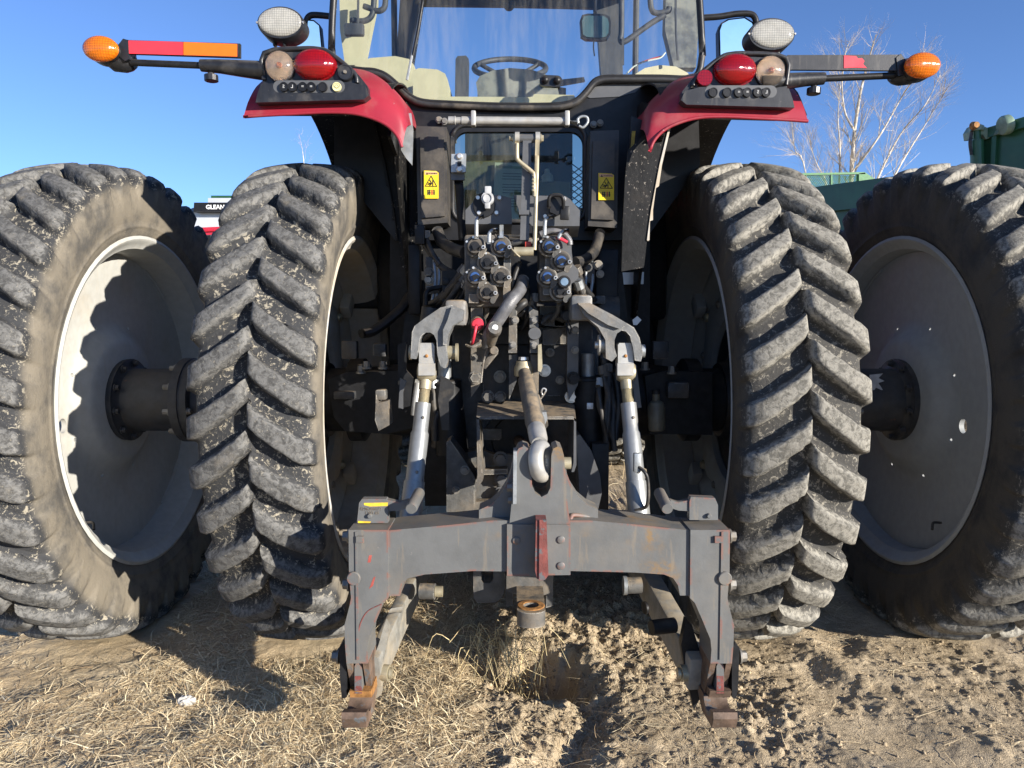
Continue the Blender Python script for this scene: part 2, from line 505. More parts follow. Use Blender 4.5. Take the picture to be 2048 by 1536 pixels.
m_reflector = mat('lamp_reflector', (.72, .66, .56), .3, metal=.6, var=.2, vscale=60, bump=.5, bscale=220)

def tyre_mat(name, side, side2, lug, fleck, floor, sidedust, flecks):
    """zone: 0 sidewall, 1 tread floor, 2 lug top"""
    m, nt, b, vec = base(name)
    at = nt.nodes.new('ShaderNodeAttribute'); at.attribute_name = 'zone'
    n1 = _noise(nt, vec, 7, 8, .65)
    z0 = at.outputs['Fac']
    z = _math(nt, 'ADD', z0, _math(nt, 'MULTIPLY', _math(nt, 'SUBTRACT', n1, .55), 1.1))
    n2 = _noise(nt, vec, 52, 7, .74, .6)
    n3 = _noise(nt, vec, 120, 4, .7)
    rub = (.022, .023, .026)
    side_c = _mix(nt, _ramp(nt, n1, .42 - sidedust * .22, .66 - sidedust * .16), side, side2)
    fl = _mix(nt, _math(nt, 'MULTIPLY', _ramp(nt, n2, .555, .60), flecks), floor, fleck)
    sp = _math(nt, 'MULTIPLY', _ramp(nt, n3, .60, .64), _ramp(nt, n1, .38, .6))
    fl = _mix(nt, _math(nt, 'MULTIPLY', sp, flecks), fl, fleck)
    lg = _mix(nt, _ramp(nt, n2, .38, .60), tuple(x * .42 for x in lug), lug)
    lg = _mix(nt, _math(nt, 'MULTIPLY', _ramp(nt, n3, .58, .68), .45), lg, fleck)
    lg = _mix(nt, _math(nt, 'MULTIPLY', _ramp(nt, n1, .56, .72), .55), lg, side2)
    c = _mix(nt, _ramp(nt, z, .15, .95), side_c, fl)
    c = _mix(nt, _ramp(nt, z0, 1.15, 1.9), c, lg)
    rim_ = _math(nt, 'MULTIPLY', _ramp(nt, z0, 1.25, 1.6), _math(nt, 'SUBTRACT', 1.0, _ramp(nt, z0, 1.75, 1.97)))
    c = _mix(nt, _math(nt, 'MULTIPLY', _math(nt, 'MULTIPLY', rim_, _ramp(nt, n2, .38, .6)), .6), c, tuple(min(1, x * 1.45) for x in lug))
    nt.links.new(c, b.inputs['Base Color'])
    b.inputs['Roughness'].default_value = .78
    b.inputs['Specular IOR Level'].default_value = .3
    bp = nt.nodes.new('ShaderNodeBump'); bp.inputs['Strength'].default_value = .55; bp.inputs['Distance'].default_value = .006
    nt.links.new(_math(nt, 'ADD', n2, _math(nt, 'MULTIPLY', n3, .6)), bp.inputs['Height'])
    nt.links.new(bp.outputs[0], b.inputs['Normal'])
    return m
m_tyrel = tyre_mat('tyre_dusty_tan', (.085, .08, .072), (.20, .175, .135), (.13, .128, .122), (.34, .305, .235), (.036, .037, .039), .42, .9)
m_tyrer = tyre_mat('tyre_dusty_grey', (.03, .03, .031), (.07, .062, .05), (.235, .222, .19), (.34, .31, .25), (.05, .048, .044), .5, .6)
# ------------------------------------------------------------------ ground: one sheet to the horizon
def vnoise(x, y, seed):
    """smooth value noise, arrays in, arrays out (0..1)"""
    xi = np.floor(x).astype(np.int64); yi = np.floor(y).astype(np.int64)
    fx = x - xi; fy = y - yi
    fx = fx * fx * (3 - 2 * fx); fy = fy * fy * (3 - 2 * fy)
    def h(a, b):
        n = (a * 374761393 + b * 668265263 + seed * 1274126177) & 0xFFFFFFFF
        n = ((n ^ (n >> 13)) * 1274126177) & 0xFFFFFFFF
        return ((n ^ (n >> 16)) & 0xFFFF) / 65535.0
    a = h(xi, yi); b = h(xi + 1, yi); c = h(xi, yi + 1); d = h(xi + 1, yi + 1)
    return (a * (1 - fx) + b * fx) * (1 - fy) + (c * (1 - fx) + d * fx) * fy

def fbm(x, y, seed, octv=4, gain=.5):
    s = 0; a = 1; t = 0
    for i in range(octv):
        s = s + a * vnoise(x * 2 ** i, y * 2 ** i, seed + i * 17); t += a; a *= gain
    return s / t

def sstep(x, a, b):
    t = np.clip((x - a) / (b - a), 0, 1)
    return t * t * (3 - 2 * t)

WHEELS = ((-1.625, 3.01), (-.765, 3.01), (.865, 3.01), (1.696, 3.01))

def soil(x, y):
    """1 where the ground is loose, cloddy soil; 0 where it is trodden straw"""
    w = fbm(x * 2.2, y * 2.2, 5, 3)
    edge = -.02 + .38 * sstep(2.7 - y, 0, .75) * 0 - .16 * sstep(y, 2.2, 2.9)
    return sstep(x + (w - .5) * .55, edge - .16, edge + .22)

def rough_(x, y):
    """how churned: strong round the hollow, soft beyond the right hook"""
    p = sstep(fbm(x * 2.4, y * 2.4, 71, 3), .36, .62)
    return (.26 + .56 * p) * (1 - .62 * sstep(x, .72, 1.0))

def ground_h(x, y):
    base_ = (fbm(x * .9, y * .9, 1, 3) - .5) * .05
    so = soil(x, y)
    near = sstep(-y, -9, -5)
    cl = np.abs(fbm(x * 10, y * 10, 31, 4, .6) - .5) * 2
    lump = sstep(fbm(x * 17, y * 17, 41, 3, .5), .50, .70)
    lump2 = sstep(fbm(x * 38, y * 38, 51, 2, .5), .50, .72)
    h = base_ + so * near * ((cl * .034 + lump * .024 * (.5 + cl) + np.abs(fbm(x * 34, y * 34, 51, 3, .6) - .5) * .040 + np.abs(fbm(x * 80, y * 80, 57, 2, .6) - .5) * .020 - .018) * rough_(x, y))
    # furrows pressed into the loose ground on the right, running away from the camera
    fur = np.sin((x * .82 + y * .57) * 15 + fbm(x * 3, y * 3, 9, 2) * 5)
    h = h + sstep(x, .75, 1.2) * near * fur * (.004 + .016 * sstep(fbm(x * 2, y * 2, 87, 2), .42, .62))
    # trodden straw side: low mats
    h = h + (1 - so) * near * ((fbm(x * 7, y * 7, 77, 4, .6) - .5) * .042)
    # the scraped hollow under the drawbar and the bank behind it
    hx, hy = (x - .08) / .26, (y - 2.50) / .22
    r = np.sqrt(hx * hx + hy * hy) + (fbm(x * 6, y * 6, 3, 3) - .5) * .7
    h = h - .20 * (1 - sstep(r, .3, 1.05))
    bx, by = (x - .30) / .55, (y - 3.0) / .28
    h = h + .055 * np.exp(-(bx * bx + by * by)) * near
    # a shallow trench running from the hollow towards the camera
    tx = x - (.20 + .05 * np.sin(y * 9))
    h = h - .05 * np.exp(-(tx / .075) ** 2) * sstep(2.55 - y, 0, .2) * near
    # soil pressed level where the tyres stand
    for wx, wy in WHEELS:
        k = np.exp(-((x - wx) / .23) ** 4 - ((y - wy) / .34) ** 4)
        h = h * (1 - k) + (-.006) * k
    return h

def axis(lo, hi, step, far, grow):
    a = list(np.arange(lo, hi + 1e-6, step))
    s = step; x = a[-1]
    while x < far:
        s *= grow; x += s; a.append(x)
    s = step; x = a[0]; pre = []
    while x > -far:
        s *= grow; x -= s; pre.append(x)
    return np.array(pre[::-1] + a)

gx = axis(-2.3, 2.3, .0066, 3500, 1.16)
gy = axis(1.75, 3.9, .0066, 3500, 1.14)
GX, GY = np.meshgrid(gx, gy)
GZ = ground_h(GX, GY)
far = sstep(np.hypot(GX, GY), 6, 12)
GZ = GZ * (1 - far)

def grid_mesh(name, X, Y, Z):
    ny, nx = X.shape
    co = np.stack([X, Y, Z], -1).reshape(-1, 3)
    i = np.arange(nx * ny).reshape(ny, nx)
    f = np.stack([i[:-1, :-1], i[:-1, 1:], i[1:, 1:], i[1:, :-1]], -1).reshape(-1, 4)
    return np_mesh(name, co, f)

def np_mesh(name, co, f):
    me = bpy.data.meshes.new(name)
    k = f.shape[1]
    me.vertices.add(len(co)); me.vertices.foreach_set('co', np.asarray(co, np.float32).ravel())
    me.loops.add(f.size); me.loops.foreach_set('vertex_index', f.astype(np.int32).ravel())
    me.polygons.add(len(f)); me.polygons.foreach_set('loop_start', np.arange(0, f.size, k, dtype=np.int32))
    me.update(calc_edges=True)
    me.validate()
    return me

m_soil, nt, b_, vec = base('dry_soil')
at = nt.nodes.new('ShaderNodeAttribute'); at.attribute_name = 'soil'
n1 = _noise(nt, vec, 5, 8, .65); n2 = _noise(nt, vec, 60, 5, .7); n3 = _noise(nt, vec, 230, 3, .7)
c1 = _mix(nt, _ramp(nt, n1, .35, .68), (.48, .37, .23), (.62, .50, .325))
c2 = _mix(nt, _ramp(nt, n1, .35, .68), (.395, .31, .20), (.555, .45, .305))
cc = _mix(nt, at.outputs['Fac'], c1, c2)
cc = _mix(nt, _math(nt, 'MULTIPLY', _ramp(nt, n2, .52, .72), .5), cc, (.60, .48, .31))
cc = _mix(nt, _math(nt, 'MULTIPLY', _ramp(nt, n3, .60, .70), .35), cc, (.20, .145, .09))
nt.links.new(cc, b_.inputs['Base Color']); b_.inputs['Roughness'].default_value = .95; b_.inputs['Specular IOR Level'].default_value = .15
bp = nt.nodes.new('ShaderNodeBump'); bp.inputs['Strength'].default_value = .9; bp.inputs['Distance'].default_value = .012
nt.links.new(_math(nt, 'ADD', n2, _math(nt, 'MULTIPLY', n3, .5)), bp.inputs['Height']); nt.links.new(bp.outputs[0], b_.inputs['Normal'])
gm = grid_mesh('ground', GX, GY, GZ)
sa = gm.attributes.new('soil', 'FLOAT', 'POINT'); sa.data.foreach_set('value', soil(GX, GY).ravel().astype(np.float32))
gm.shade_smooth()
link('ground', gm, m_soil, None, 'structure')

# ------------------------------------------------------------------ loose clods
def clods(name, n, seed):
    rng = np.random.default_rng(seed)
    ico = bmesh.new(); bmesh.ops.create_icosphere(ico, subdivisions=1, radius=1)
    iv = np.array([v.co[:] for v in ico.verts]); fi = np.array([[v.index for v in f.verts] for f in ico.faces]); ico.free()
    x = rng.uniform(-.5, 2.2, n * 6); y = rng.uniform(1.8, 3.5, n * 6)
    keep = rng.random(n * 6) < (soil(x, y) ** 2) * (.04 + .96 * rough_(x, y) ** 2.2)
    x = x[keep][:n]; y = y[keep][:n]; n = len(x)
    s = .0013 * rng.pareto(2.0, n) + .0010; s = np.minimum(s, .0075)
    z = ground_h(x, y) - s * .05
    R = rng.normal(size=(n, 3, 3)); R, _ = np.linalg.qr(R)
    j = 1 + rng.uniform(-.62, .5, (n, len(iv), 1))
    sc = s[:, None] * rng.uniform(.6, 1.2, (n, 3))
    V = np.einsum('nij,nkj->nki', R, iv[None] * j) * sc[:, None, :] + np.stack([x, y, z], -1)[:, None]
    F = (fi[None] + (np.arange(n) * len(iv))[:, None, None]).reshape(-1, 3)
    me = np_mesh(name, V.reshape(-1, 3), F)
    return me
cm = clods('dirt_clods', 24000, 3)
m_clod = mat('clod_soil', (.38, .30, .195), .95, var=.3, vscale=12, bump=.8, bscale=130, spec=.15)
o = link('dirt_clods', cm, m_clod, None, 'stuff'); o['label'] = 'loose dry dirt clods strewn over the churned soil'; o['category'] = 'dirt'

# ------------------------------------------------------------------ dry grass and straw
def straw(name, n, seed, xr, yr, dens, lay, ln, wd, zoff=0.0):
    """thin bent blades; lay 0 standing .. 1 lying flat"""
    rng = np.random.default_rng(seed)
    x = rng.uniform(*xr, n * 4); y = rng.uniform(*yr, n * 4)
    keep = rng.random(n * 4) < dens(x, y)
    x = x[keep][:n]; y = y[keep][:n]; n = len(x)
    z = ground_h(x, y) + zoff
    az = rng.uniform(0, 2 * np.pi, n)
    el = np.clip(rng.normal(1 - lay, .28, n), .02, 1.0) * 1.35
    L = rng.uniform(*ln, n); W = rng.uniform(*wd, n)
    d = np.stack([np.cos(az) * np.cos(el), np.sin(az) * np.cos(el), np.sin(el)], -1)
    side = np.stack([-np.sin(az), np.cos(az), rng.uniform(-.5, .5, n)], -1)
    bend = np.stack([rng.normal(0, .3, n), rng.normal(0, .3, n), -rng.uniform(.05, .6, n)], -1)
    p0 = np.stack([x, y, z], -1) + np.array([0, 0, .003])
    ts = (0, .4, .75, 1.0); V = []
    for t in ts:
        c = p0 + d * (L * t)[:, None] + bend * (L * t * t)[:, None]
        gz = ground_h(c[:, 0], c[:, 1]) + .004 + zoff
        c[:, 2] = np.maximum(c[:, 2], gz)
        w = (W * (1 - .75 * t))[:, None] * .5
        V += [c - side * w, c + side * w]
    V = np.stack(V, 1)
    f = np.array([[0, 1, 3, 2], [2, 3, 5, 4], [4, 5, 7, 6]])
    F = (f[None] + (np.arange(n) * 8)[:, None, None]).reshape(-1, 4)
    me = np_mesh(name, V.reshape(-1, 3), F)
    a = me.attributes.new('tone', 'FLOAT', 'POINT')
    a.data.foreach_set('value', np.repeat(rng.random(n), 8).astype(np.float32))
    return me
m_straw, nt, b_, vec = base('dry_straw')
at = nt.nodes.new('ShaderNodeAttribute'); at.attribute_name = 'tone'
cr = nt.nodes.new('ShaderNodeValToRGB'); e = cr.color_ramp.elements
e[0].color = (.33, .23, .13, 1); e[1].color = (.84, .74, .54, 1)
x_ = cr.color_ramp.elements.new(.45); x_.color = (.66, .53, .33, 1)
x_ = cr.color_ramp.elements.new(.93); x_.color = (.76, .65, .43, 1)
nt.links.new(at.outputs['Fac'], cr.inputs[0]); nt.links.new(cr.outputs[0], b_.inputs['Base Color'])
b_.inputs['Roughness'].default_value = .7; b_.inputs['Specular IOR Level'].default_value = .25

def tyre_free(x, y):
    k = np.ones_like(x)
    for wx, wy in WHEELS:
        k = k * (1 - ((np.abs(x - wx) < .22) & (np.abs(y - wy) < .40)))
    return k
patch = lambda x, y, s: sstep(fbm(x * 2.6, y * 2.6, s, 3), .36, .60)
den_l = lambda x, y: (1 - soil(x, y)) * (.10 + .90 * patch(x, y, 91)) * (1 - .75 * (sstep(-x, .95, 1.3) * sstep(y, 2.1, 2.5) * sstep(-y, -2.9, -2.6))) * tyre_free(x, y)
den_r = lambda x, y: soil(x, y) * (.15 + .85 * patch(x, y, 14)) * tyre_free(x, y)
den_f = lambda x, y: np.ones_like(x) * (.2 + .8 * patch(x * .4, y * .4, 22)) * tyre_free(x, y)
for nm, me, lab in (
        ('matted_straw', straw('matted_straw', 130000, 1, (-2.0, .25), (1.75, 3.9), den_l, .985, (.012, .075), (.0012, .0042)), 'matted pale straw trodden flat beside the left tyres'),
        ('dry_grass', straw('dry_grass', 2600, 2, (-2.0, .25), (1.75, 4.2), den_l, .72, (.04, .13), (.001, .0026)), 'dry tufts of grass standing in the trodden straw'),
        ('straw_litter', straw('straw_litter', 5200, 4, (-.1, 2.3), (1.75, 3.8), den_r, .97, (.02, .09), (.001, .0028)), 'scattered bits of straw lying on the churned soil'),
        ('field_stubble', straw('field_stubble', 26000, 6, (-9, 9), (3.9, 14), den_f, .7, (.06, .2), (.003, .007)), 'dry stubble covering the field beyond the axle')):
    o = link(nm, me, m_straw, None, 'stuff'); o['label'] = lab; o['category'] = 'grass'
# the tuft of long stalks hanging over the hollow
rngt = np.random.default_rng(5)
bm = bmesh.new()
for i in range(120):
    bx_, by_ = rngt.normal(-.02, .07), rngt.normal(2.66, .05)
    p = Vector((bx_, by_, float(ground_h(np.array([bx_]), np.array([by_]))[0]) + .01))
    q = p + Vector((rngt.normal(0, .06), -rngt.uniform(.04, .16), rngt.uniform(.02, .10)))
    r_ = q + Vector((rngt.normal(0, .05), -rngt.uniform(.02, .12), -rngt.uniform(.04, .16)))
    a_tube(bm, [p, q, r_], rngt.uniform(.0007, .0014), n=3, k=4)
me_t = bpy.data.meshes.new('hanging_stalks'); bm.to_mesh(me_t); bm.free()
m_stalk = mat('pale_stalk', (.62, .50, .27), .7, var=.25, vscale=30)
o = link('hanging_stalks', me_t, m_stalk, None, 'stuff'); o['label'] = 'long dry stalks drooping over the hollow under the drawbar'; o['category'] = 'grass'
bm = bmesh.new(); bmesh.ops.create_icosphere(bm, subdivisions=3, radius=1)
for v in bm.verts:
    n_ = v.co.normalized(); v.co = Vector((n_.x * .030, n_.y * .022, n_.z * .017)) * (1 + .25 * math.sin(n_.x * 7 + 2) * math.cos(n_.y * 9))
bmesh.ops.translate(bm, vec=S(372, 1400, 2.28) * 1.0, verts=bm.verts[:])
for v in bm.verts: v.co.z += float(ground_h(np.array([v.co.x]), np.array([v.co.y]))[0]) + .01 - S(372, 1400, 2.28).z
st_ = finish(bm, 'pale_stone', m_stone, None)
tag(st_, 'small pale stone half hidden in the trodden straw', 'stone')
# ------------------------------------------------------------------ tractor and its rear wheels
X0, AX, HUB = .045, 3.01, .905
tractor = thing('tractor', 'large red farm tractor with dual rear wheels seen from behind', 'tractor', (X0, AX, 0))

def tyre_mesh(name, NL=37, H=.052):
    half = [(.140, .648, 0, 0), (.151, .668, 0, 0), (.160, .685, 0, 0), (.1615, .692, 0, 0), (.1655, .695, 0, 0), (.1655, .703, 0, 0), (.1645, .706, 0, 0), (.170, .724, 0, 0), (.1775, .755, .0, 0), (.180, .785, .10, 0), (.179, .808, .30, .05),
            (.175, .830, .62, .22), (.170, .848, .90, .55), (.163, .860, 1, .9), (.152, .867, 1, 1), (.132, .873, 1, 1), (.108, .877, 1, 1),
            (.085, .880, 1, 1), (.062, .882, 1, 1), (.046, .883, 1, 1), (.034, .8835, 1, 1), (.024, .884, 1, 1), (.014, .884, 1, 1), (.006, .884, 1, 1), (0, .884, 1, 1)]
    prof = [(-x, r, w, z) for x, r, w, z in half] + [(x, r, w, z) for x, r, w, z in half[::-1][1:]]
    NT = 24
    tau = [q / NT for q in range(NT)]
    def lug(t, c, s):
        d = (t - c + .5) % 1 - .5
        d += .014 * math.sin(s * 19 + c * 151 + 3 * math.sin(s * 41)) + .010 * math.sin(s * 53 + c * 97)
        w = .96 + .16 * min(1, abs(s))
        foot, top = (.295 * w, .165 * w) if d > 0 else (.275 * w, .185 * w)
        q = min(1, max(0, (foot - abs(d)) / (foot - top)))
        return q * q * (3 - 2 * q)
    rl = random.Random(4)
    co = []; zone = []
    for k in range(NL):
        jr, jl = rl.uniform(-.022, .022), rl.uniform(-.022, .022)
        wr, wl_ = rl.uniform(.90, 1.04), rl.uniform(.90, 1.04)
        for t in tau:
            for (x, r, w, zn) in prof:
                s = x / .165
                rs = min(1, max(0, (s + .075) / .15)); rs = rs * rs * (3 - 2 * rs)
                ls = min(1, max(0, (-s + .075) / .15)); ls = ls * ls * (3 - 2 * ls)
                hh = max(lug(t, .25 + jr, s) * rs * wr, lug(t, .75 + jl, s) * ls * wl_) * w
                A = .122 * min(1.1, abs(s)) ** .80 / .89
                ph = (k + t) * 2 * math.pi / NL + A
                nx = 0.0
                if abs(x) > .150: nx = min(1, (abs(x) - .150) / .020) * .9
                rr = r + H * hh * (1 - nx * .35)
                xx = x + math.copysign(H * hh * nx * .42, x)
                co.append((xx, -rr * math.cos(ph), -rr * math.sin(ph)))
                zone.append(zn + hh * (.25 + .75 * zn))
    n = len(prof); m = NL * NT
    i = np.arange(m * n).reshape(m, n); j = np.roll(i, -1, 0)
    f = np.stack([i[:, :-1], j[:, :-1], j[:, 1:], i[:, 1:]], -1).reshape(-1, 4)
    me = np_mesh(name, np.array(co), f)
    a = me.attributes.new('zone', 'FLOAT', 'POINT'); a.data.foreach_set('value', np.array(zone, np.float32))
    me.shade_smooth(); me.set_sharp_from_angle(angle=math.radians(70))
    return me
TY = tyre_mesh('tyre')
TYR = TY.copy()

def lathe_x(bm, prof, n=72):
    """closed (x, r) outline turned about the x axis"""
    rings = []
    for i in range(n):
        a = 2 * math.pi * i / n
        rings.append([Vector((x, -r * math.cos(a), -r * math.sin(a))) for x, r in prof])
    a_ring(bm, rings, closed=True)

def shift(me_obj, c): me_obj.data.transform(Matrix.Translation(c))

def rim_profile(side, dx):
    """side +1: face that looks along +x carries the deep well; dx: where the disc sits"""
    f = [(.152, .662), (.157, .650), (.152, .640), (.138, .632), (.126, .612), (.09, .602), (.04, .597), (-.04, .597), (-.09, .602), (-.126, .612), (-.138, .632), (-.152, .640), (-.157, .650), (-.152, .662)]
    g = [(-.14, .655), (-.10, .625), (0, .61), (.10, .625), (.14, .655)]
    return [(x * side, r) for x, r in f + g]

def wheel(name, cx, inward, outer, rimmat, tyremat, tmesh, spin, dsh=0.0):
    """inward: +1 if the tractor's middle lies towards +x"""
    c = Vector((cx, AX, HUB))
    bm = bmesh.new()
    lathe_x(bm, rim_profile(inward, 0))
    w = finish(bm, name, rimmat, tractor, 0, ang=40); shift(w, c)
    t = link('tyre', tmesh, None, w)
    if not tmesh.materials: tmesh.materials.append(tyremat)
    t.matrix_parent_inverse = Matrix.Identity(4)
    t.location = c; t.rotation_euler = (spin, 0, 0)
    i = inward
    bm = bmesh.new()
    if outer:
        prof = [(.012, .599), (.012, .58), (-.004, .44), (-.012, .33), (.002, .285), (.030, .255), (.040, .225), (.040, .02), (.022, .02), (.022, .22), (.012, .25), (-.016, .28), (-.030, .33), (-.022, .44), (-.006, .58), (-.006, .599)]
    else:
        prof = [(-.01, .599), (-.01, .575), (-.055, .50), (-.065, .47), (-.065, .30), (-.083, .30), (-.083, .47), (-.075, .50), (-.03, .575), (-.03, .599)]
    lathe_x(bm, [((x + dsh) * i, r) for x, r in prof])
    disc = finish(bm, 'wheel_disc', rimmat, w, 0, ang=30); shift(disc, c)
    c = c + Vector((i * dsh, 0, 0))
    if outer:
        cs = []
        for q in range(8):
            a_ = math.radians(22 + 45 * q)
            p = c + Vector((0, -.315 * math.cos(a_), -.315 * math.sin(a_)))
            cs.append(cyl_cutter(p - Vector((.1, 0, 0)), p + Vector((.1, 0, 0)), .0075, 12))
        for rr_, a_ in ((.365, math.radians(9)), (.365, math.radians(189))):
            p = c + Vector((0, -rr_ * math.cos(a_), -rr_ * math.sin(a_)))
            cs.append(cyl_cutter(p - Vector((.1, 0, 0)), p + Vector((.1, 0, 0)), .027, 20))
        cut(disc, cs)
        # spool that carries the dual
        def X(d): return c + Vector((i * d, 0, 0))
        sp = finish((lambda b: (lathe_x(b, [(x * i, r) for x, r in [(.036, .05), (.036, .165), (.062, .168), (.066, .14), (.075, .128), (.27, .128), (.28, .14), (.285, .172), (.318, .172), (.320, .166), (.352, .166), (.354, .13), (.58, .13), (.58, .05)]], 40), b)[1])(bmesh.new()), 'dual_spool', m_spool, w, 0, ang=30)
        shift(sp, c)
        for q in range(10):
            a_ = 2 * math.pi * q / 10 + .2
            p = c + Vector((i * .066, -.15 * math.cos(a_), -.15 * math.sin(a_)))
            hexbolt('bolt', p, (i, 0, 0), .0115, .018, m_spool, w)
            p = c + Vector((i * .286, -.155 * math.cos(a_), -.155 * math.sin(a_)))
            hexbolt('bolt', p, (-i, 0, 0), .0115, .028, m_bolt, w)
            p = c + Vector((i * .352, -.150 * math.cos(a_), -.150 * math.sin(a_)))
            hexbolt('bolt', p, (i, 0, 0), .0115, .014, m_bolt, w)
    else:
        # cast centre with a ring of bolts and scalloped pads on the rim
        bm = bmesh.new()
        n = 80; rings = []
        for q in range(n):
            a_ = 2 * math.pi * q / n
            ro = .47 + .045 * max(0, math.cos(a_ * 8)) ** .6 if math.cos(a_ * 8) > 0 else .47
            rings.append([Vector((x * i, -r * math.cos(a_), -r * math.sin(a_))) for x, r in ((-.06, ro), (-.028, ro - .012), (-.02, ro - .05), (-.02, .37), (-.035, .345), (-.06, .34))])
        a_ring(bm, rings, closed=True)
        cc_ = finish(bm, 'wheel_centre', rimmat, w, 0, ang=32); shift(cc_, c)
        for q in range(8):
            a_ = 2 * math.pi * q / 8
            p = c + Vector((-i * .024, -.478 * math.cos(a_), -.478 * math.sin(a_)))
            turn('bolt', p, p + Vector((i * .02, 0, 0)), [(0, .022), (.6, .020), (1, .012)], m_zincy, w, 14)
            a_ += math.pi / 8
            p = c + Vector((-i * .022, -.425 * math.cos(a_), -.425 * math.sin(a_)))
            turn('bolt', p, p + Vector((i * .012, 0, 0)), [(0, .017), (.6, .016), (1, .010)], m_bolt, w, 14)
            # clamp tabs reaching the rim
            a_ -= math.pi / 8
            p = c + Vector((i * .005, -.565 * math.cos(a_), -.565 * math.sin(a_)))
            R_ = Matrix.Rotation(-a_, 3, 'X')
            box('rim_lug', p, (.05, .075, .12), rimmat, w, .012, R_)
        # hub web and axle flange
        bm = bmesh.new()
        lathe_x(bm, [(x * i, r) for x, r in [(-.10, .05), (-.10, .345), (-.065, .345), (-.05, .30), (-.06, .22), (-.03, .17), (.02, .15), (.02, .05)]], 48)
        hb = finish(bm, 'hub', m_dark, w, 0, ang=30); shift(hb, c)
    return w
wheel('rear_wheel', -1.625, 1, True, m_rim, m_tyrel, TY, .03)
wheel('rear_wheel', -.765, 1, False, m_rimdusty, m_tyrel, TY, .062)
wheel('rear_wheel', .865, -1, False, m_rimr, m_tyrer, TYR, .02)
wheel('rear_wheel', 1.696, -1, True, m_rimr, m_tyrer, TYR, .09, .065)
# ------------------------------------------------------------------ quick hitch frame (lifts away from the tractor)
HY = 1.965
hitch = thing('quick_hitch', 'grey steel quick hitch frame with two hooked legs hung on the lift links', 'hitch', (.075, 2.03, 0))
HC = 2157
def mir(uv): return [(HC - u, v) for u, v in uv][::-1]

plate('crossbar', [(777, 1061), (900, 1050), (985, 1041), (1180, 1041), (1270, 1049), (1380, 1061), (1380, 1191), (1360, 1191), (1356, 1170), (1346, 1156), (1328, 1149), (1270, 1145), (1140, 1142),
                   (1012, 1143), (946, 1142), (850, 1149), (815, 1157), (804, 1170), (800, 1192), (777, 1192)], HY, .135, m_hitch, hitch, .007, seg=3)
cpl = plate('centre_plate', [(1014, 1049), (1141, 1049), (1141, 1150), (1014, 1152)], HY - .012, .02, m_hitch, hitch, .005)
for u, v in ((1033, 1081), (1122, 1079), (1122, 1131)):
    p = S(u, v, HY - .012); turn('plug', p, p - Vector((0, .005, 0)), [(0, .0105), (.8, .0105), (1, .009)], m_hitch, cpl, 18)
plate('ridge_plate', [(1072, 1041), (1093, 1041), (1097, 1150), (1090, 1160), (1074, 1158), (1070, 1140)], HY - .062, .06, m_redprimer, hitch, .004)
plate('ridge_rib', [(1079, 1040), (1086, 1040), (1087, 1161), (1078, 1161)], HY - .067, .005, m_redprimer, hitch, .001)
# mast with its slot
mast = plate('mast', [(1019, 1048), (1023, 1008), (1027, 940), (1031, 908), (1037, 897), (1046, 893), (1056, 897), (1061, 912), (1063, 940), (1064, 973), (1070, 987), (1083, 994), (1095, 988), (1101, 975),
               (1102, 940), (1103, 910), (1107, 897), (1115, 893), (1124, 897), (1128, 912), (1131, 950), (1135, 1008), (1141, 1048)], HY - .006, .10, m_hitch, hitch, .007, seg=3)
plate('gusset', [(1129, 918), (1134, 948), (1143, 972), (1157, 994), (1176, 1010), (1196, 1019), (1196, 1050), (1130, 1046)], HY + .035, .075, m_hitch, hitch, .008, seg=3)
plate('gusset', [(1027, 918), (1021, 948), (1012, 972), (998, 994), (980, 1010), (958, 1020), (958, 1050), (1030, 1046)], HY + .035, .075, m_hitch, hitch, .008, seg=3)
pl = plate('latch_plate', [(1027, 903), (1034, 903), (1033, 1008), (1026, 1008)], HY - .02, .06, m_galv, hitch, .003)
cyl('mast_pin', S(1128, 926, HY + .04), S(1142, 926, HY + .04), .0165, m_zincy, hitch, n=18)
hexbolt('bolt', S(1026, 975, HY + .01), (-1, 0, 0), .011, .016, m_bolt, hitch)
hexbolt('bolt', S(1026, 1000, HY + .01), (-1, 0, 0), .010, .014, m_bolt, hitch)
# fillet beads where the mast meets the bar
tube('weld_fillet', [S(1140, 1050, HY + .01), S(1142, 1036, HY + .02), S(1150, 1030, HY + .03), S(1192, 1036, HY + .045)], .006, m_hitch, hitch)

def side_prism(name, yz, x0, x1, mt, parent, bevel=.003):
    return prism(name, [Vector((x0, y, z)) for y, z in yz], (x1 - x0, 0, 0), mt, parent, bevel)

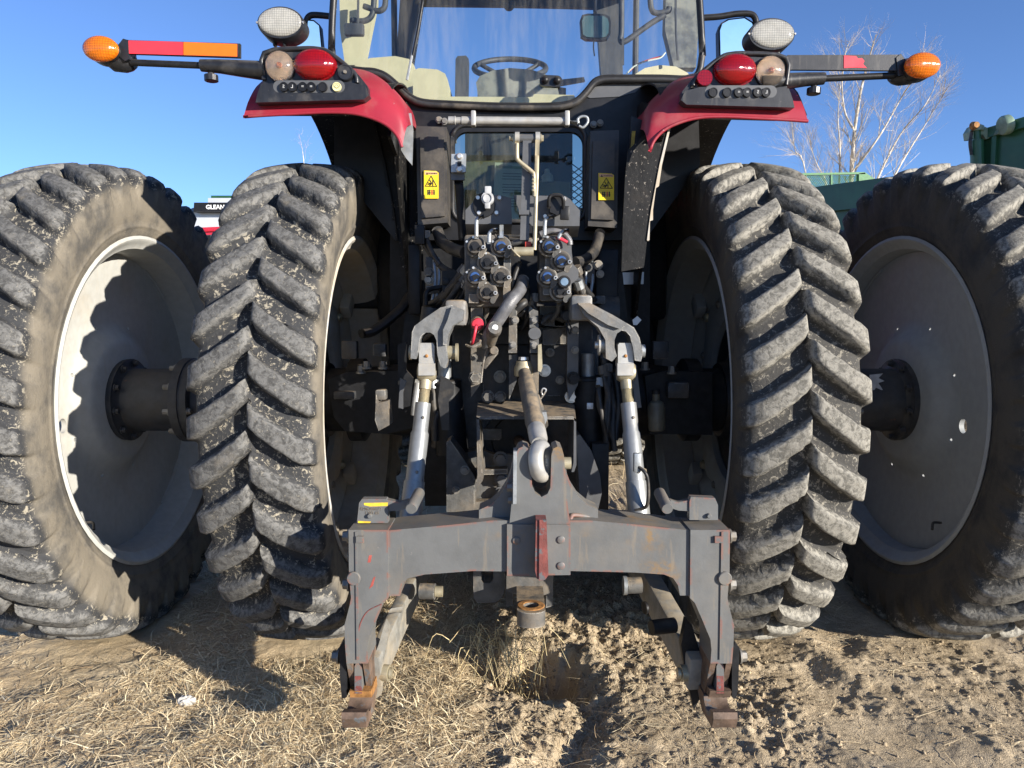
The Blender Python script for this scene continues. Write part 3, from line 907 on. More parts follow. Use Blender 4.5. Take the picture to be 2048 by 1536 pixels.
for sgn in (-1, 1):
    F = (lambda q: q) if sgn < 0 else mir
    def U(u): return u if sgn < 0 else HC - u
    leg = plate('leg', F([(697, 1060), (776, 1060), (777, 1196), (767, 1206), (751, 1243), (736, 1279), (734, 1300), (736, 1327), (693, 1327), (690, 1290), (689, 1250), (699, 1212), (702, 1196), (698, 1150)]), HY - .008, .125, m_hitch, hitch, .006, seg=3)
    # raised seam and boss
    plate('seam_rib', F([(710, 1064), (714, 1064), (718, 1320), (713, 1320)]), HY - .012, .005, m_hitch, leg, .0015)
    p = S(U(708), 1156, HY - .009); turn('boss', p, p - Vector((0, .008, 0)), [(0, .019), (.7, .019), (1, .017)], m_hitch, leg, 22)
    plate('stop_block', F([(712, 1073), (727, 1073), (727, 1086), (712, 1086)]), HY - .016, .01, m_hitch, leg, .002)
    for v in (1072, 1168):
        hexbolt('bolt', S(U(699), v, HY + .05), (sgn, 0, 0), .015, .018, m_bolt, leg)
    # hook
    a, b = S(U(693), 1326, HY), S(U(738), 1400, HY)
    x0, x1 = min(a.x, b.x), max(a.x, b.x)
    w = x1 - x0
    zt, zl, zj, zb = a.z, S(0, 1386, HY).z, S(0, 1406, HY - .01).z, S(0, 1452, HY - .03).z
    side_prism('hook_cheek', [(HY + .0, zt - .001), (HY + .117, zt - .001), (HY + .117, zl - .03), (HY + .055, zl - .03)], x0, x0 + w * .26, m_rusthook, leg)
    side_prism('hook_cheek', [(HY + .0, zt - .001), (HY + .117, zt - .001), (HY + .117, zl - .03), (HY + .055, zl - .03)], x1 - w * .26, x1, m_rusthook, leg)
    box('hook_back', ((x0 + x1) / 2, HY + .105, (zt + zl) / 2), (w * .5, .02, zt - zl + .05), m_rusthook, leg, .002)
    lt = plate('latch', F([(709, 1333), (712, 1326), (721, 1326), (724, 1333), (724, 1386), (709, 1386)]), HY + .012, .05, m_hitch, leg, .004)
    plate('latch_tip', F([(710, 1352), (723, 1352), (724, 1387), (709, 1387)]), HY + .0115, .03, m_redprimer, lt, .001)
    side_prism('hook_ledge', [(HY + .01, zl), (HY + .12, zl), (HY + .12, zj - .01), (HY + .02, zj)], x0 + .004, x1 + .004, m_rust if sgn < 0 else m_rusthook, leg, .003)
    # the jaw with its rounded saddle
    prof = [(HY - .045, zb + .004), (HY + .06, zb - .006), (HY + .118, zb + .03), (HY + .118, zj - .004), (HY + .045, zj - .006)]
    for q in range(9):
        an = math.pi * (0.02 + .9 * q / 8)
        prof.append((HY + .012 + .034 * math.cos(an), zj - .004 - .026 * math.sin(an)))
    prof += [(HY - .052, zj - .004), (HY - .058, zj - .02)]
    side_prism('jaw', prof, x0 - .004, x1 + .002, m_rusthook, leg, .004)
    # guide plate and pin on the outer side
    plate('guide_plate', F([(678, 1295), (687, 1285), (693, 1300), (693, 1395), (684, 1398), (680, 1360)]), HY + .02, .09, m_dark, leg, .003)
    hexbolt('bolt', S(U(679), 1312, HY + .06), (sgn, 0, 0), .016, .02, m_bolt, leg)
    # upper guide hook: plate, arm and slanted pin
    gp = plate('guide_hook', F([(714, 1046), (718, 1006), (724, 998), (772, 998), (776, 1004), (776, 1046)] if sgn < 0 else [(721, 1040), (721, 1010), (727, 996), (775, 994), (778, 1003), (778, 1040)]), HY + .045, .028, m_hitch, hitch, .006, seg=3)
    prism('guide_arm', [S(U(768), 998, HY + .05), S(U(800), 1005, HY + .05), S(U(816), 1000, HY + .05), S(U(816), 1016, HY + .05), S(U(800), 1021, HY + .05), S(U(768), 1023, HY + .05)], (0, .022, 0), m_hitch, gp, .004)
    turn('guide_pin', S(U(822), 1018, HY - .01), S(U(839), 984, HY + .10), [(0, .0145), (.06, .0165), (.94, .0165), (1, .013)], m_hitch, gp, 18)
    p = S(U(740), 1031, HY + .045); turn('rivet', p, p - Vector((0, .010, 0)), [(0, .007), (.6, .007), (1, .005)], m_hitch, gp, 14)
    if sgn < 0:
        prism('paint_mark', [S(728, 1006, HY + .0445), S(776, 1005, HY + .0445), S(775, 1012, HY + .0445), S(740, 1013, HY + .0445), S(728, 1010, HY + .0445)], (0, .003, 0), m_yellowpaint, gp, 0)
        prism('paint_mark', [S(716, 1042, HY + .0440), S(742, 1043, HY + .0440), S(740, 1046, HY + .0440), S(716, 1046, HY + .0440)], (0, .003, 0), m_yellowpaint, gp, 0)
        text('cast_number', '4296288117', facing(S(742, 1018, HY + .0446)), .0125, m_castdusty, gp, .0012)
        text('cast_number', '1203 65', facing(S(744, 1026, HY + .0446)), .0125, m_castdusty, gp, .0012)
    # red paint rubs
    if sgn < 0:
        for uv in ([(738, 1111), (744, 1110), (741, 1125), (735, 1125)], [(747, 1155), (751, 1153), (746, 1172), (738, 1178), (742, 1168)]):
            plate('paint_mark', uv, HY - .0086, .002, m_markred, leg, 0)
        tube('paint_mark', [S(716, 1268, HY - .0082), S(722, 1244, HY - .0082), S(736, 1222, HY - .0082), S(763, 1208, HY - .0082)], .0016, m_redprimer, leg, n=6)
# ------------------------------------------------------------------ linkage, drawbar and rear housing of the tractor
T = tractor
# transmission housing and chassis mass
box('transmission_housing', (.075, 3.10, .86), (.50, .76, .80), m_cast, T, .02)
box('chassis', (.05, 4.7, .95), (.62, 2.6, .62), m_dark, T, .03)
plate('housing_face', [(905, 612), (1185, 612), (1185, 770), (1170, 1015), (925, 1015), (905, 770)], 2.70, .05, m_cast, T, .008)
plate('housing_cover', [(966, 690), (1140, 690), (1140, 792), (966, 792)], 2.672, .03, m_cast, T, .006)
plate('housing_cover', [(966, 655), (1140, 655), (1140, 688), (966, 688)], 2.655, .046, m_castdusty, T, .008)
# axle trumpets
for sgn, xw in ((-1, -.765), (1, .865)):
    bm = bmesh.new()
    a_turn(bm, (X0 + sgn * .24, AX, HUB), (xw - sgn * .02, AX, HUB), [(0, .20), (.1, .20), (.16, .165), (.7, .135), (.74, .17), (.84, .17), (.86, .13), (1, .13)], 32)
    finish(bm, 'axle_housing', m_dark, T)
plate('axle_bracket', [(655, 760), (690, 745), (800, 742), (830, 760), (830, 855), (770, 868), (690, 862), (668, 835)], 2.84, .06, m_dark, T, .012)
plate('axle_bracket', [(1290, 752), (1330, 742), (1425, 745), (1425, 870), (1300, 868)], 2.84, .06, m_dark, T, .012)
for u, v in ((733, 738), (766, 738), (722, 747)): hexbolt('bolt', S(u, v, 2.80), (0, 0, 1), .014, .03, m_bolt, T)
for u, v in ((1290, 740), (1343, 748)): hexbolt('bolt', S(u, v, 2.80), (0, 0, 1), .014, .03, m_bolt, T)
plate('pad_bracket', [(752, 790), (756, 806), (775, 802), (779, 850), (757, 862), (750, 840)], 2.42, .07, m_castdusty, T, .006)
box('pad_head', S(763, 789, 2.45), (.035, .04, .035), m_castdusty, T, .006)
plate('brake_shield', [(795, 690), (812, 683), (812, 740), (826, 756), (820, 812), (797, 818)], 2.58, .02, m_dark, T, .004)
plate('strap_plate', [(800, 756), (813, 762), (806, 785), (806, 818), (797, 815)], 2.50, .008, m_bracket, T, .002)
plate('strap_plate', [(1263, 725), (1273, 730), (1283, 815), (1270, 817)], 2.50, .008, m_bracket, T, .002)
# fender brace on the left, black frames beside the housing
tube('fender_brace', [S(722, 668, 2.75), S(750, 660, 2.78), S(800, 620, 2.85), S(820, 590, 2.9)], .03, m_dark, T, flat=.6)
box('frame_post', S(830, 560, 2.80), (.045, .05, .26), m_dark, T, .006)
box('frame_post', S(1212, 580, 2.80), (.085, .05, .30), m_dark, T, .006)
plate('side_frame', [(818, 560), (850, 560), (850, 700), (800, 720)], 2.86, .02, m_dark, T)
plate('side_frame', [(1195, 545), (1245, 545), (1262, 700), (1190, 700)], 2.86, .02, m_dark, T)
plate('bulkhead', [(780, 470), (1300, 470), (1300, 720), (780, 720)], 3.02, .03, m_dark, T, 0)
box('battery_box', S(740, 560, 3.6), (.5, .3, .28), m_dark, T, .02)
box('tank_light_block', (-.55, 4.3, 1.05), (.42, 1.3, .62), m_black, T, .06)  # unseen tank blocks, added to keep light out under the body
box('tank_light_block', (.66, 4.3, 1.05), (.42, 1.3, .62), m_black, T, .06)
plate('bright_strip', [(1243, 545), (1288, 544), (1287, 568), (1244, 569)], 2.98, .01, m_silver, T, .002)
# lower links
def bar(name, a, b, w, h, mt, parent, bevel=.006):
    a, b = Vector(a), Vector(b)
    d = (b - a); L = d.length; d.normalize()
    side = d.cross(Vector((0, 0, 1))).normalized(); upv = side.cross(d)
    R_ = Matrix((side, d, upv)).transposed()
    bm = bmesh.new(); a_box(bm, (a + b) / 2, (w, L, h), R_)
    return finish(bm, name, mt, parent, bevel), R_
lk, R_ = bar('lower_link', S(748, 1345, 2.06), S(872, 1075, 2.85), .040, .105, m_link, T)
cut(lk, [cyl_cutter(S(803, 1215, 2.28) - Vector((.12, .03, 0)), S(803, 1215, 2.28) + Vector((.12, .03, 0)), .017, 16)])
lk2, R_ = bar('lower_link', S(1398, 1350, 2.06), S(1255, 1090, 2.85), .060, .105, m_link, T)
p = S(1336, 1250, 2.18); cyl('link_pin', p - Vector((.055, .02, 0)), p + Vector((.02, 0, 0)), .023, m_dark, lk2)
p = S(1309, 1213, 2.28); cyl('link_hole', p - Vector((.035, .012, 0)), p - Vector((.028, .010, 0)), .02, m_dark, lk2)
plate('link_end', [(741, 1330), (757, 1290), (770, 1245), (778, 1260), (765, 1330), (762, 1390), (748, 1400)], 2.08, .03, m_link, lk, .005)
plate('link_end', [(1372, 1240), (1384, 1250), (1408, 1330), (1404, 1390), (1388, 1420), (1372, 1350), (1362, 1290)], 2.09, .03, m_dark, lk2, .005)
for u, v, pr in ((762, 1345, lk), (1377, 1345, lk2)):
    p = S(u, v, 2.085); d = -1 if u > 1000 else 1
    cyl('link_pin', p, p + Vector((d * .025, -.004, 0)), .024, m_zincy, pr)
    cyl('link_pin', p + Vector((d * .025, -.004, 0)), p + Vector((d * .034, -.004, 0)), .016, m_zincy, pr)
p = S(840, 1182, 2.35); cyl('sway_pin', p, p + Vector((.05, -.004, 0)), .026, m_castdusty, lk)
cyl('sway_pin', p + Vector((.05, -.004, 0)), p + Vector((.075, -.004, 0)), .018, m_zincy, lk)
p = S(1282, 1170, 2.45); cyl('sway_pin', p, p - Vector((.05, .004, 0)), .028, m_castdusty, lk2)
cyl('sway_pin', p - Vector((.05, .004, 0)), p - Vector((.062, .004, 0)), .032, m_galv, lk2)

# drawbar with its eye
dbz = S(1062, 1228, 2.02).z
bm = bmesh.new()
n = 26; top = []
cx_, cy_ = S(1062, 1213, 2.08).x, 2.068
hw = .041
out = [Vector((cx_ + hw * math.cos(math.pi + math.pi * q / 12) , cy_ + .030 * math.sin(math.pi + math.pi * q / 12) - .012, dbz)) for q in range(13)]
out += [Vector((cx_ + hw, 2.95, dbz)), Vector((cx_ - hw, 2.95, dbz))]
a_prism(bm, out, (0, 0, -.045))
db = finish(bm, 'drawbar', m_castdusty, T, .004)
cut(db, [cyl_cutter((cx_, cy_ + .012, dbz + .1), (cx_, cy_ + .012, dbz - .2), .0225, 24)])
bm = bmesh.new()
rings = []
for q in range(28):
    a_ = 2 * math.pi * q / 28
    rings.append([Vector((cx_ + r * math.cos(a_), cy_ + .012 + r * math.sin(a_), dbz + h)) for r, h in ((.0235, .0008), (.0235, .0035), (.038, .0032), (.0405, .0008))])
a_ring(bm, rings, closed=True)
finish(bm, 'worn_ring', m_rust, db)
plate('drawbar_clevis', [(1013, 1148), (1106, 1146), (1106, 1183), (1090, 1190), (1036, 1190), (1013, 1182)], 2.24, .14, m_castdusty, T, .01)
plate('drawbar_clevis', [(1010, 1150), (1026, 1150), (1026, 1210), (1012, 1214)], 2.26, .10, m_cast, T, .006)
plate('drawbar_clevis', [(1092, 1150), (1107, 1150), (1105, 1212), (1092, 1216)], 2.26, .10, m_castdusty, T, .006)
fr = plate('drawbar_guide', [(946, 1120), (1010, 1120), (1010, 1180), (1003, 1196), (992, 1205), (955, 1206), (947, 1196)], 2.30, .10, m_castdusty, T, .004)
bmc = bmesh.new(); a_prism(bmc, [S(u, v, 2.2) for u, v in ((960, 1128), (985, 1128), (985, 1182), (978, 1190), (965, 1190), (960, 1184))], (0, .5, 0)); cut(fr, [bmc])

# lift arms
LA = [(821, 717), (824, 664), (829, 652), (850, 636), (881, 615), (904, 610), (928, 620), (926, 641), (905, 653), (896, 673), (893, 691), (896, 722), (890, 737), (881, 732), (875, 711), (873, 681), (868, 670), (861, 665), (852, 665), (844, 671), (840, 680), (838, 700), (832, 718)]
RA = [(1156, 606), (1180, 606), (1226, 630), (1268, 655), (1279, 675), (1286, 705), (1282, 723), (1270, 721), (1266, 695), (1260, 672), (1252, 663), (1243, 661), (1234, 667), (1229, 680), (1229, 695), (1234, 712), (1224, 723), (1212, 717), (1211, 680), (1197, 655), (1169, 631)]
la = plate('lift_arm', LA, 2.36, .085, m_armcast, T, .010, seg=3)
ra = plate('lift_arm', RA, 2.36, .085, m_armcast, T, .010, seg=3)
plate('arm_rib', [(903, 614), (927, 623), (925, 640), (906, 650), (897, 668), (893, 690), (886, 690), (886, 660), (895, 640)], 2.345, .02, m_armcast, la, .006)
plate('arm_rib', [(1160, 610), (1178, 609), (1224, 636), (1250, 653), (1240, 658), (1216, 650), (1176, 626)], 2.345, .02, m_armcast, ra, .006)
for a0, pr in (((905, 632), la), ((1170, 622), ra)):
    p = S(a0[0], a0[1], 2.40)
    bm = bmesh.new(); a_box(bm, p + Vector((.01 if a0[0] < 1000 else -.01, .18, .01)), (.07, .36, .085)); finish(bm, 'arm_root', m_armcast, pr, .012)
cyl('rockshaft', (-.26, 2.80, S(0, 625, 2.8).z), (.40, 2.80, S(0, 625, 2.8).z), .065, m_cast, T, n=32)
p = S(893, 705, 2.40); cyl('clevis_pin', p, p + Vector((.030, 0, 0)), .022, m_zincy, la); cyl('clevis_pin', S(819, 705, 2.4), S(824, 705, 2.4), .024, m_zincy, la)
cyl('clevis_pin', p + Vector((.030, 0, 0)), p + Vector((.038, 0, 0)), .030, m_zincy, la)
p = S(1212, 690, 2.40); cyl('clevis_pin', p, p - Vector((.020, 0, 0)), .026, m_galv, ra); cyl('clevis_pin', p - Vector((.020, 0, 0)), p - Vector((.026, 0, 0)), .034, m_zinc, ra); cyl('clevis_pin', p - Vector((.026, 0, 0)), p - Vector((.036, 0, 0)), .012, m_boltbright, ra)
cyl('clevis_pin', S(1282, 702, 2.4), S(1289, 702, 2.4), .022, m_galv, ra)

# lift rods
def lift_rod(uk, ub, vb, flip):
    r = plate('lift_rod', [(uk - 15, 690), (uk - 12, 686), (uk + 13, 686), (uk + 16, 692), (uk + 16, 733), (uk - 15, 733)], 2.375, .06, m_zinc, T, .007, seg=3)
    plate('knuckle_face', [(uk - 16, 727), (uk + 17, 727), (uk + 17, 751), (uk - 16, 751)], 2.362, .035, m_zinc, r, .004)
    a = S(uk, 742, 2.40); turn('knuckle', a - Vector((.028, 0, .004)), a + Vector((.030, 0, -.004)), [(0, .026), (.15, .031), (.85, .031), (1, .026)], m_zincy, r, 22)
    p = S(uk, 712, 2.375); turn('grease_nipple', p, p - Vector((0, .006, 0)), [(0, .006), (1, .003)], m_rust, r, 10)
    t0, t1 = S(uk - (ub - uk) * -.02, 752, 2.40), S(ub, vb, 2.27)
    d = t1 - t0
    turn('rod_neck', t0, t0 + d * .09, [(0, .022), (.5, .020), (1, .020)], m_zincy, r)
    n_ = 60
    prof = [(q / n_, .0185 if q % 2 else .0165) for q in range(n_ + 1)]
    turn('thread', t0 + d * .09, t0 + d * .19, prof[:25][::1] and [(q / 24, .0185 if q % 2 else .0163) for q in range(25)], m_zincy, r, 20, ang=10)
    turn('rod_tube', t0 + d * .18, t0 + d * .80, [(0, .0235), (.004, .0255), (.30, .0255), (.33, .0295), (1, .0295)], m_rod, r, 28)
    turn('rod_sleeve', t0 + d * .69, t1, [(0, .030), (.004, .0335), (.5, .035), (1, .035)], m_rod, r, 28)
    for q, s_ in ((.27, .0256), (.62, .0297)):
        c = t0 + d * q; c = c + Vector((.008, -s_ + .001, 0)); turn('grease_nipple', c, c - Vector((0, .006, 0)), [(0, .005), (.5, .005), (1, .003)], m_bolt, r, 10)
    return r
lrl = lift_rod(853, 818, 1060, False)
lrr = lift_rod(1251, 1281, 1060, True)
tube('rod_handle', [S(1272, 930, 2.26), S(1290, 945, 2.24), S(1296, 965, 2.24), S(1296, 1000, 2.24), S(1290, 1015, 2.25), S(1270, 1020, 2.26)], .0055, m_rubber, lrr)
box('rod_clip', S(1274, 925, 2.26), (.022, .02, .06), m_galv, lrr, .003)
tube('breather_hose', [S(838, 760, 2.52), S(832, 800, 2.5), S(829, 830, 2.5)], .013, m_zinc, T)

# top link
tl0, tl1 = S(1047, 735, 2.52), S(1079, 888, 2.06)
tlk = turn('top_link', tl0, tl1, [(0, .020), (.06, .023), (.16, .020), (.20, .0275), (.60, .0285), (.62, .026), (.66, .026)], m_castdusty, T, 28)
turn('link_collar', tl0.lerp(tl1, .66), tl0.lerp(tl1, .83), [(0, .0275), (.5, .030), (1, .026)], m_castdusty, tlk, 28)
turn('link_shank', tl0.lerp(tl1, .83), tl1, [(0, .026), (.1, .0268), (.7, .0262), (.8, .023), (1, .023)], m_zinc, tlk, 28)
turn('link_head', S(1047, 752, 2.50), S(1047, 722, 2.50), [(0, .030), (.1, .032), (.6, .032), (.75, .027), (1, .024)], m_zincy, tlk, 24)
hexbolt('bolt', S(1047, 722, 2.50), (0, 0, 1), .018, .014, m_boltbright, tlk, False)
# eye of the top link: a ring held in the mast slot
ec = S(1082, 922, 1.985)
ax_ = Vector((.93, -.34, .12)).normalized()
d_, ea, eb = frame(ax_)
bm = bmesh.new(); rings = []
for q in range(40):
    a_ = 2 * math.pi * q / 40; rad = ea * math.cos(a_) + eb * math.sin(a_)
    rings.append([ec + rad * (.043 + .0165 * math.cos(t)) + ax_ * (.0215 * math.sin(t)) for t in [2 * math.pi * k / 12 for k in range(12)]])
a_ring(bm, rings, closed=True)
finish(bm, 'link_eye', m_zinc, tlk, ang=60)
prism('warning_arrow', [S(u, v, 2.15) for u, v in ((1073, 862), (1078, 869), (1076, 869), (1077, 876), (1073, 876), (1072, 869), (1070, 869))], (0, .02, 0), m_ink, tlk, 0)
tube('link_handle', [S(1065, 785, 2.44), S(1073, 800, 2.40), S(1080, 830, 2.32), S(1083, 850, 2.28)], [.014, .015, .017, .022], m_castdusty, tlk)
plate('handle_lug', [(1074, 826), (1093, 824), (1095, 838), (1086, 858), (1074, 862)], 2.25, .05, m_galv, tlk, .006)
for u in (1066, 1086):
    tube('spring_clip', [S(u - 4, 797, 2.42), S(u + 4, 785, 2.41), S(u + 6, 779, 2.41), S(u, 777, 2.41), S(u - 3, 784, 2.41), S(u - 1, 790, 2.41)], .0028, m_boltbright, tlk, n=6)

# bracket plates that carry the top link
for uv, y, th, mt in (([(1019, 610), (1027, 606), (1034, 612), (1034, 706), (1017, 706)], 2.47, .18, m_castdusty),
                      ([(1059, 624), (1066, 618), (1076, 622), (1077, 660), (1078, 706), (1060, 706)], 2.47, .18, m_castdusty),
                      ([(1018, 709), (1035, 709), (1034, 760), (1018, 800)], 2.52, .15, m_cast),
                      ([(1061, 709), (1075, 709), (1078, 725), (1077, 790), (1062, 796)], 2.50, .16, m_castdusty),
                      ([(1076, 690), (1083, 688), (1085, 735), (1082, 744), (1076, 742)], 2.45, .10, m_zincy),
                      ([(1135, 622), (1157, 620), (1157, 700), (1156, 770), (1138, 800), (1134, 770)], 2.55, .06, m_bracket),
                      ([(942, 690), (975, 680), (986, 690), (966, 730), (960, 770), (942, 795)], 2.56, .05, m_castdusty),
                      ([(942, 600), (966, 600), (966, 650), (942, 690)], 2.50, .008, m_castdusty)):
    plate('bracket_plate', uv, y, th, mt, T, .005)
p = S(1069, 667, 2.465); turn('boss', p, p - Vector((0, .006, 0)), [(0, .022), (1, .020)], m_bracket, T, 24)
for u, v, y, r, mt in ((1089, 741, 2.66, .017, m_boltbright), (1000, 753, 2.66, .017, m_bolt), (951, 755, 2.55, .018, m_castdusty), (1146, 756, 2.54, .017, m_dark), (1142, 793, 2.60, .017, m_boltbright),
                       (976, 793, 2.60, .017, m_castdusty), (1001, 793, 2.6, .015, m_castdusty), (1001, 917, 2.575, .020, m_bracket), (1003, 957, 2.575, .019, m_bracket), (1003, 985, 2.575, .018, m_bracket)):
    hexbolt('bolt', S(u, v, y), (0, -1, 0), r, .022, mt, T)
plate('housing_rib', [(1080, 612), (1120, 612), (1130, 640), (1128, 655), (1080, 650)], 2.60, .10, m_castdusty, T, .012)
plate('housing_rib', [(1085, 660), (1134, 655), (1110, 690), (1085, 690)], 2.63, .05, m_castdusty, T, .006)
tube('housing_rib', [S(1078, 650, 2.58), S(1100, 632, 2.58), S(1128, 640, 2.58)], .012, m_cast, T)
turn('cap', S(1134, 632, 2.54), S(1134, 632, 2.50), [(0, .022), (.6, .022), (.65, .018), (1, .016)], m_black, T, 20)
tube('cap_strap', [S(1134, 640, 2.50), S(1142, 655, 2.49), S(1140, 668, 2.49), S(1136, 660, 2.49), S(1133, 645, 2.5)], .0025, m_black, T, n=6)

# lift cylinders standing beside the housing
for ua, ub_, va, vb, sg in ((889, 905, 760, 905, -1), (1176, 1180, 752, 905, 1)):
    a, b = S(ua, va, 2.62), S(ub_, vb, 2.62)
    lc = turn('lift_cylinder', a, b, [(0, .050), (.02, .060), (.05, .062), (.06, .058), (1, .058)], m_dark, T, 28)
    cyl('cylinder_rod', a, S(ua, va - 45, 2.62), .024, m_galv, lc)
plate('rubber_flap', [(882, 752), (897, 758), (908, 770), (907, 790), (897, 800), (899, 860), (884, 860), (876, 800)], 2.50, .006, m_rubber, T, .001)
box('cylinder_label', S(1180, 812, 2.555), (.022, .004, .022), m_silver, T, .001)
tube('hose', [S(1206, 700, 2.6), S(1215, 780, 2.6), S(1222, 860, 2.55), S(1215, 900, 2.6)], .014, m_rubber, T)
tube('hose', [S(1228, 740, 2.62), S(1236, 800, 2.6), S(1230, 880, 2.55)], .011, m_rubber, T)
tube('hose', [S(1196, 770, 2.5), S(1204, 830, 2.48), S(1212, 870, 2.5)], .008, m_rubber, T)

# power take-off shield and shaft
sh = prism('shaft_shield', [S(953, 833, 2.34), S(1146, 833, 2.34), S(1152, 838, 2.34), S(1148, 802, 2.66), S(956, 802, 2.66)], (0, 0, -.009), m_castdusty, T, .003)
prism('shield_side', [S(1148, 835, 2.34), S(1152, 838, 2.34), S(1153, 930, 2.34), S(1148, 944, 2.34), S(1143, 944, 2.34), S(1147, 925, 2.34)], (0, .22, 0), m_bracket, sh, .002)
prism('shield_side', [S(953, 834, 2.34), S(958, 836, 2.34), S(961, 900, 2.34), S(966, 960, 2.34), S(950, 985, 2.34), S(955, 950, 2.34)], (0, .22, 0), m_castdusty, sh, .002)
plate('lower_housing', [(936, 905), (962, 900), (985, 908), (1040, 910), (1040, 1030), (930, 1030)], 2.60, .12, m_castdusty, T, .010)
plate('housing_step', [(938, 956), (952, 940), (1015, 938), (1015, 948), (962, 950), (938, 985)], 2.55, .06, m_castdusty, T, .006)
plate('housing_step', [(935, 1005), (1010, 1000), (1010, 1030), (935, 1030)], 2.55, .06, m_castdusty, T, .006)
plate('housing_panel', [(963, 858), (1003, 858), (1003, 877), (998, 880), (966, 880)], 2.62, .01, m_castdusty, T, .003)
pc = S(1032, 878, 2.66)
turn('shaft_flange', pc, pc - Vector((0, .03, 0)), [(0, .115), (.7, .115), (.75, .09), (1, .085), (1, .05)], m_dark, T, 36)
bm = bmesh.new()
pa, pb = S(1036, 880, 2.64), S(1048, 893, 2.37)
d_, ea, eb = frame(pb - pa); rings = []
for t in (0, 1):
    c = pa.lerp(pb, t); rings.append([c + (ea * math.cos(2 * math.pi * q / 42) + eb * math.sin(2 * math.pi * q / 42)) * (.0185 if q % 2 else .0160) for q in range(42)])
a_ring(bm, rings); pto = finish(bm, 'power_shaft', m_rusthook, T, 0, ang=10)
hexbolt('shaft_end', pb, (0, -1, 0), .006, .003, m_dark, pto, False)
# sway blocks
plate('gap_shade_sheet', [(845, 862), (930, 862), (930, 1012), (850, 1012)], 2.92, .02, m_dark, T, 0)  # added dark sheet standing in for the shade in this gap
plate('sway_block', [(893, 884), (900, 880), (925, 915), (949, 952), (949, 1024), (893, 1024)], 2.46, .12, m_castdusty, T, .005)
plate('sway_block', [(1151, 872), (1160, 870), (1182, 900), (1200, 950), (1204, 985), (1196, 1020), (1160, 1020), (1158, 960)], 2.46, .12, m_bracket, T, .006)
box('sway_guide', S(1197, 950, 2.56), (.06, .1, .24), m_dark, T, .004)

# hydraulic outlets
SC = 2.43
blk = [box('valve_block', S(975, 545, 2.56), (.15, .16, .24), m_castdusty, T, .01), box('valve_block', S(1108, 540, 2.56), (.11, .16, .22), m_cast, T, .01)]
plate('valve_plate', [(1093, 470), (1128, 475), (1142, 490), (1146, 528), (1157, 540), (1157, 556), (1140, 570), (1128, 575), (1095, 575)], 2.47, .008, m_bracket, T, .002)
def coupler(u, v, plug, opened=False, big=1.0):
    p = S(u, v, SC)
    R0 = .0325 * big
    c = turn('hydraulic_outlet', p + Vector((0, .08, 0)), p, [(0, R0 * .8), (.3, R0 * .8), (.32, R0), (.86, R0), (.92, R0 * 1.06), (.97, R0 * 1.06), (1, R0 * .97)], m_castdusty, T, 28)
    turn('dust_cap', p + Vector((0, .004, 0)), p - Vector((0, .016, 0)), [(0, R0 * .84), (.5, R0 * .84), (.7, R0 * .74), (1, R0 * .70)], m_rubber, c, 28)
    if plug is not None:
        turn('cap_disc', p - Vector((0, .010, 0)), p - Vector((0, .0185, 0)), [(0, R0 * .48), (.8, R0 * .48), (1, R0 * .44)], plug, c, 22)
    else:
        turn('cap_disc', p - Vector((0, .010, 0)), p - Vector((0, .018, 0)), [(0, R0 * .46), (.8, R0 * .46), (1, R0 * .4)], m_black, c, 22)
    # flap lever with its pivot screw
    q0 = S(u + 17, v + 2, SC - .018); q1 = S(u + 11, v + 20, SC - .014)
    bm = bmesh.new()
    pts = []
    ax2 = (q1 - q0).normalized(); nx2 = Vector((-ax2.z, 0, ax2.x))
    for t, w_ in ((-.12, .4), (0, .92), (.25, .95), (.6, .75), (1, .62), (1.15, .3)):
        pts.append(q0.lerp(q1, t) + nx2 * .0125 * w_)
    pts += [q0.lerp(q1, t) - nx2 * .0125 * w_ for t, w_ in ((1.15, .3), (1, .62), (.6, .75), (.25, .95), (0, .92), (-.12, .4))]
    a_prism(bm, pts, (0, .010, 0)); finish(bm, 'flap', m_castdusty, c, .0015)
    bm = bmesh.new()
    a_prism(bm, [q0 + nx2 * .011, q0 - nx2 * .011, S(u - 3, v + 8, SC - .018), S(u - 6, v - 2, SC - .018), S(u + 2, v - 6, SC - .018)], (0, -.007, 0)); finish(bm, 'flap_cover', m_black, c, .002)
    turn('pivot_screw', q0, q0 - Vector((0, .012, 0)), [(0, .0078), (.7, .0078), (1, .006)], m_boltbright, c, 14)
    turn('screw_centre', q0 - Vector((0, .012, 0)), q0 - Vector((0, .0135, 0)), [(0, .0035), (1, .003)], m_dark, c, 10)
    for an in (100, 150, 300):
        s_ = p + Vector((R0 * .93 * math.cos(math.radians(an)), -.001, R0 * .93 * math.sin(math.radians(an))))
        turn('screw', s_, s_ - Vector((0, .006, 0)), [(0, .0048), (1, .004)], m_boltbright, c, 10)
    return c
for u, v, pl in ((950, 493, m_dark), (1002, 493, m_blue), (975, 525, None), (950, 554, m_blue), (1001, 553, None), (974, 584, None),
                 (1098, 493, m_blue), (1122, 522, m_blue), (1094, 554, m_blue), (1120, 582, None)):
    coupler(u, v, pl)
p = S(1128, 564, SC - .025); turn('loose_cap', p, p - Vector((0, .014, 0)), [(0, .021), (.7, .021), (1, .018)], m_black, T, 22)
turn('cap_disc', p - Vector((0, .0142, 0)), p - Vector((0, .0155, 0)), [(0, .013), (1, .012)], m_bluegrey, T, 20)
